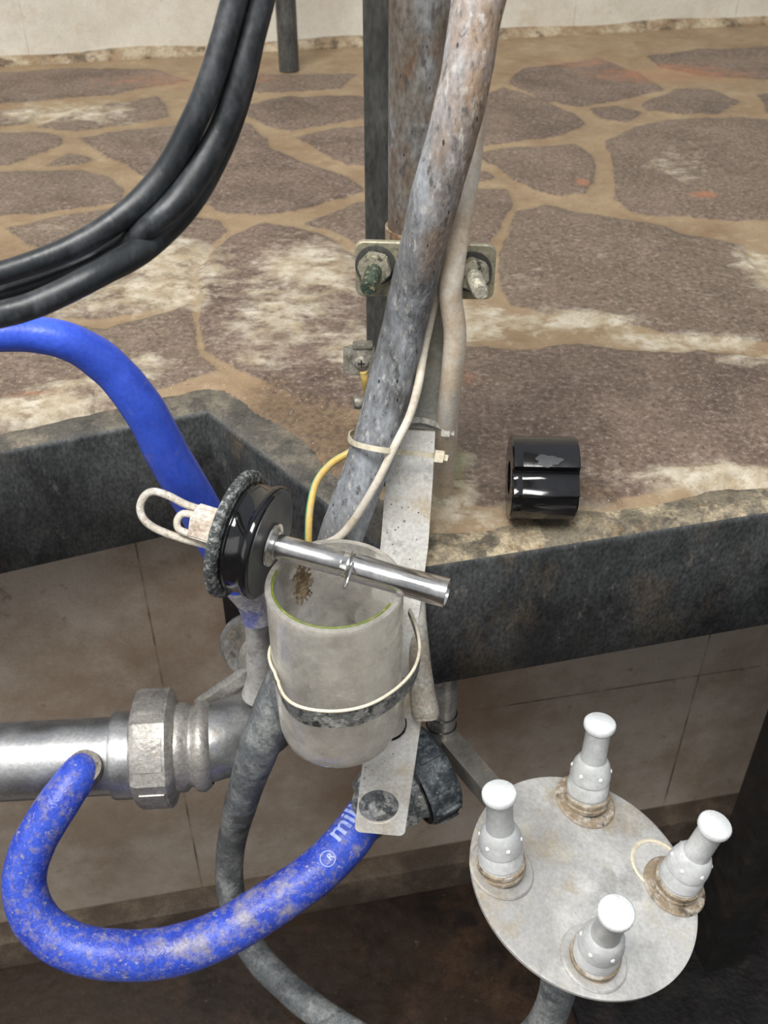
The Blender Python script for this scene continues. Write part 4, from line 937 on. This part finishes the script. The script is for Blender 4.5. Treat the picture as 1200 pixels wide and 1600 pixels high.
# dish plane
vr = ray(913, 1378).normalized(); rgt = V((1, 0, 0)); upi = (V((0, s_, c_))-vr*V((0, s_, c_)).dot(vr)).normalized(); rgt = (rgt-vr*rgt.dot(vr)).normalized()
sv_ = .80; sl_ = math.sqrt(1-sv_**2); th = math.radians(53)
dn_ = (rgt*math.cos(th)*sl_+upi*math.sin(th)*sl_-vr*sv_).normalized()
dcn = W(914, 1373, .85); RD = 186*.85/1600
bm = bmesh.new(); lathe(bm, [(0, 0), (RD-.003, 0), (RD, -.001), (RD, -.0035), (RD-.003, -.004), (0, -.004)], dcn, dn_, 128); finish('disc', bm, M['dish'], dish, angle=50)
bm = bmesh.new(); lathe(bm, [(0, -.004), (.03, -.004), (.03, -.02), (.018, -.03), (.018, -.06), (0, -.06)], dcn+V((-.02, 0, 0)), dn_, 40); finish('hub', bm, M['inox_dull'], dish)
def on_dish(x, y):
    r = ray(x, y); o = V((0, 0, CH)); k = (dcn-o).dot(dn_)/r.dot(dn_); return o+r*k, k
def nozzle(bx, by, tx, ty, label, kk=1.):
    Bp, kd = on_dish(bx, by); HN = .090*kk; r = ray(tx, ty); o = V((0, 0, CH))
    a = r.dot(r); b_ = -2*r.dot(Bp-o); c = (Bp-o).dot(Bp-o)-HN*HN; disc = max(b_*b_-4*a*c, 0); k = (-b_-math.sqrt(disc))/(2*a)
    ax = (o+r*k-Bp).normalized(); HL = HN
    S = HL/.09
    bm = bmesh.new(); prof = [(0, 0), (.0185, 0), (.0185, .012), (.0176, .0125), (.0176, .0145), (.0183, .015), (.0180, .0235), (.0168, .0270), (.0155, .0278), (.0158, .0284), (.0176, .0292), (.0178, .0325), (.0172, .038), (.0158, .0435), (.0138, .0475), (.0122, .0492), (.0114, .0500), (.0108, .056), (.0106, .0815), (.0118, .0835), (0, .0835)]
    lathe(bm, [(r_, h*S) for r_, h in prof], Bp, ax, 48, close=False)
    nz = finish('nozzle', bm, M['jetter'], dish, angle=32); nz['label'] = label
    bm = bmesh.new(); lathe(bm, [(0, .083*S), (.0125, .083*S), (.0134, .085*S), (.0134, .089*S), (.0122, .0905*S), (0, .0910*S)], Bp, ax, 48, rf=lambda r_, h, k, j: r_*(1+.02*(k % 2)) if r_ > .013 else r_)
    finish('cap', bm, M['jetter_cap'], nz, angle=50)
    bm = bmesh.new(); lathe(bm, [(.0183, .001), (.0200, .002), (.0203, .005), (.0192, .0065), (.0200, .008), (.0200, .0115), (.0183, .013)], Bp, ax, 48); finish('grommet', bm, M['brown_ring'], nz)
    bm = bmesh.new(); lathe(bm, [(.0185, .0), (.0265, .0), (.0275, .0012), (.0262, .0026), (.0185, .0026)], Bp, dn_, 48, close=True); finish('seat_ring', bm, M['brown_ring'] if label in ('rear nozzle', 'right nozzle') else M['dish'], nz)
    ax_, x_, y_ = basis(ax)
    for i in range(6):
        a_ = 2*PI*i/6+.3; rd = x_*math.cos(a_)+y_*math.sin(a_); q_ = Bp+ax*.0395*S+rd*.0166; nn = (rd+ax*.45).normalized()
        bm = bmesh.new(); lathe(bm, [(0, .0012), (.0012, .0011), (.0019, .0004), (.0020, -.001), (0, -.001)], q_, nn, 14); finish('spray_hole', bm, M['jetter_cap'], nz)
nozzle(914, 1252, 938, 1128, 'rear nozzle'); nozzle(783, 1358, 780, 1237, 'left nozzle'); nozzle(1053, 1385, 1119, 1287, 'right nozzle'); nozzle(927, 1498, 964, 1424, 'front nozzle')
bm = bmesh.new(); Bp, kd = on_dish(1028, 1352); lathe(bm, [(.0215, 0), (.0245, 0), (.0248, .0008), (.0235, .0016), (.0215, .001)], Bp, dn_, 48, close=True)
tag(finish('seat_ring', bm, M['tie'], dish), 'loose cream ring beside the right nozzle')

# ------------------------------------------------------------ tapered tube end behind the bar
bm = bmesh.new(); P, R, _ = tube_px(bm, [(652, 900, 22, .90), (653, 960, 26, .905), (655, 1020, 33, .91), (660, 1080, 40, .915), (665, 1112, 43, .918), (666, 1124, 38, .918)], n=6)
o = finish('tapered_tube', bm, M['tan_tube'], None, P[0]); tag(o, 'short tapered stained tube hanging beside the flat bar, right of the clear jar', 'tube')

# ------------------------------------------------------------ black screw cap fitting behind the end plate
fx = thing('screw_cap_fitting', W(670, 1230, 1.05), 'chalky black ribbed screw cap on a grey elbow behind the holed end plate', 'pipe fitting')
ca = W(690, 1200, 1.05); cb = W(622, 1240, 1.06); cax = V((.80, .18, .50)).normalized()
cax = (V((1, 0, 0))*.80+V((0, s_, c_))*.38+camv*.26).normalized()
cc_ = W(660, 1210, 1.055)
rc = 76*1.05/1600
bm = bmesh.new()
lathe(bm, [(0, .022), (rc-.008, .022), (rc-.003, .019), (rc, .013), (rc, -.012), (rc-.002, -.015), (rc-.007, -.015), (0, -.012)], cc_, cax, 72); finish('cap', bm, M['cap_grey'], fx, angle=45)
ax_, x_, y_ = basis(cax)
for i in range(10):
    a_ = 2*PI*i/10+.35; rd = x_*math.cos(a_)+y_*math.sin(a_); tg = cax.cross(rd)
    bm = bmesh.new(); box(bm, cc_+rd*(rc+.0008)+cax*.004, cax, tg, rd, .011, .0028, .0022, bev=.0012); finish('rib', bm, M['cap_grey'], fx)
bm = bmesh.new(); lathe(bm, [(0, -.010), (rc-.008, -.010), (rc-.007, -.016), (rc-.009, -.018), (rc-.011, -.026), (rc-.008, -.030), (rc-.012, -.046), (rc-.022, -.068), (0, -.072)], cc_, cax, 8, hint=(0, -.3, 1)); tag(finish('elbow_body', bm, M['cap_lime'], fx, angle=20), 'limed grey eight-sided body')
bm = bmesh.new(); lathe(bm, [(rc-.007, -.0175), (rc-.003, -.017), (rc-.003, -.0145), (rc-.007, -.0145)], cc_, cax, 60, close=True); finish('seal_ring', bm, M['rubber'], fx)
bm = bmesh.new(); tube3(bm, catmull([cc_-cax*.04, cc_-cax*.06, W(592, 1262, 1.07), W(572, 1286, 1.052)], 6), .0205, 32); finish('spigot', bm, M['cap_lime'], fx)

for o in bpy.data.objects:
    if '_o' in o: del o['_o']
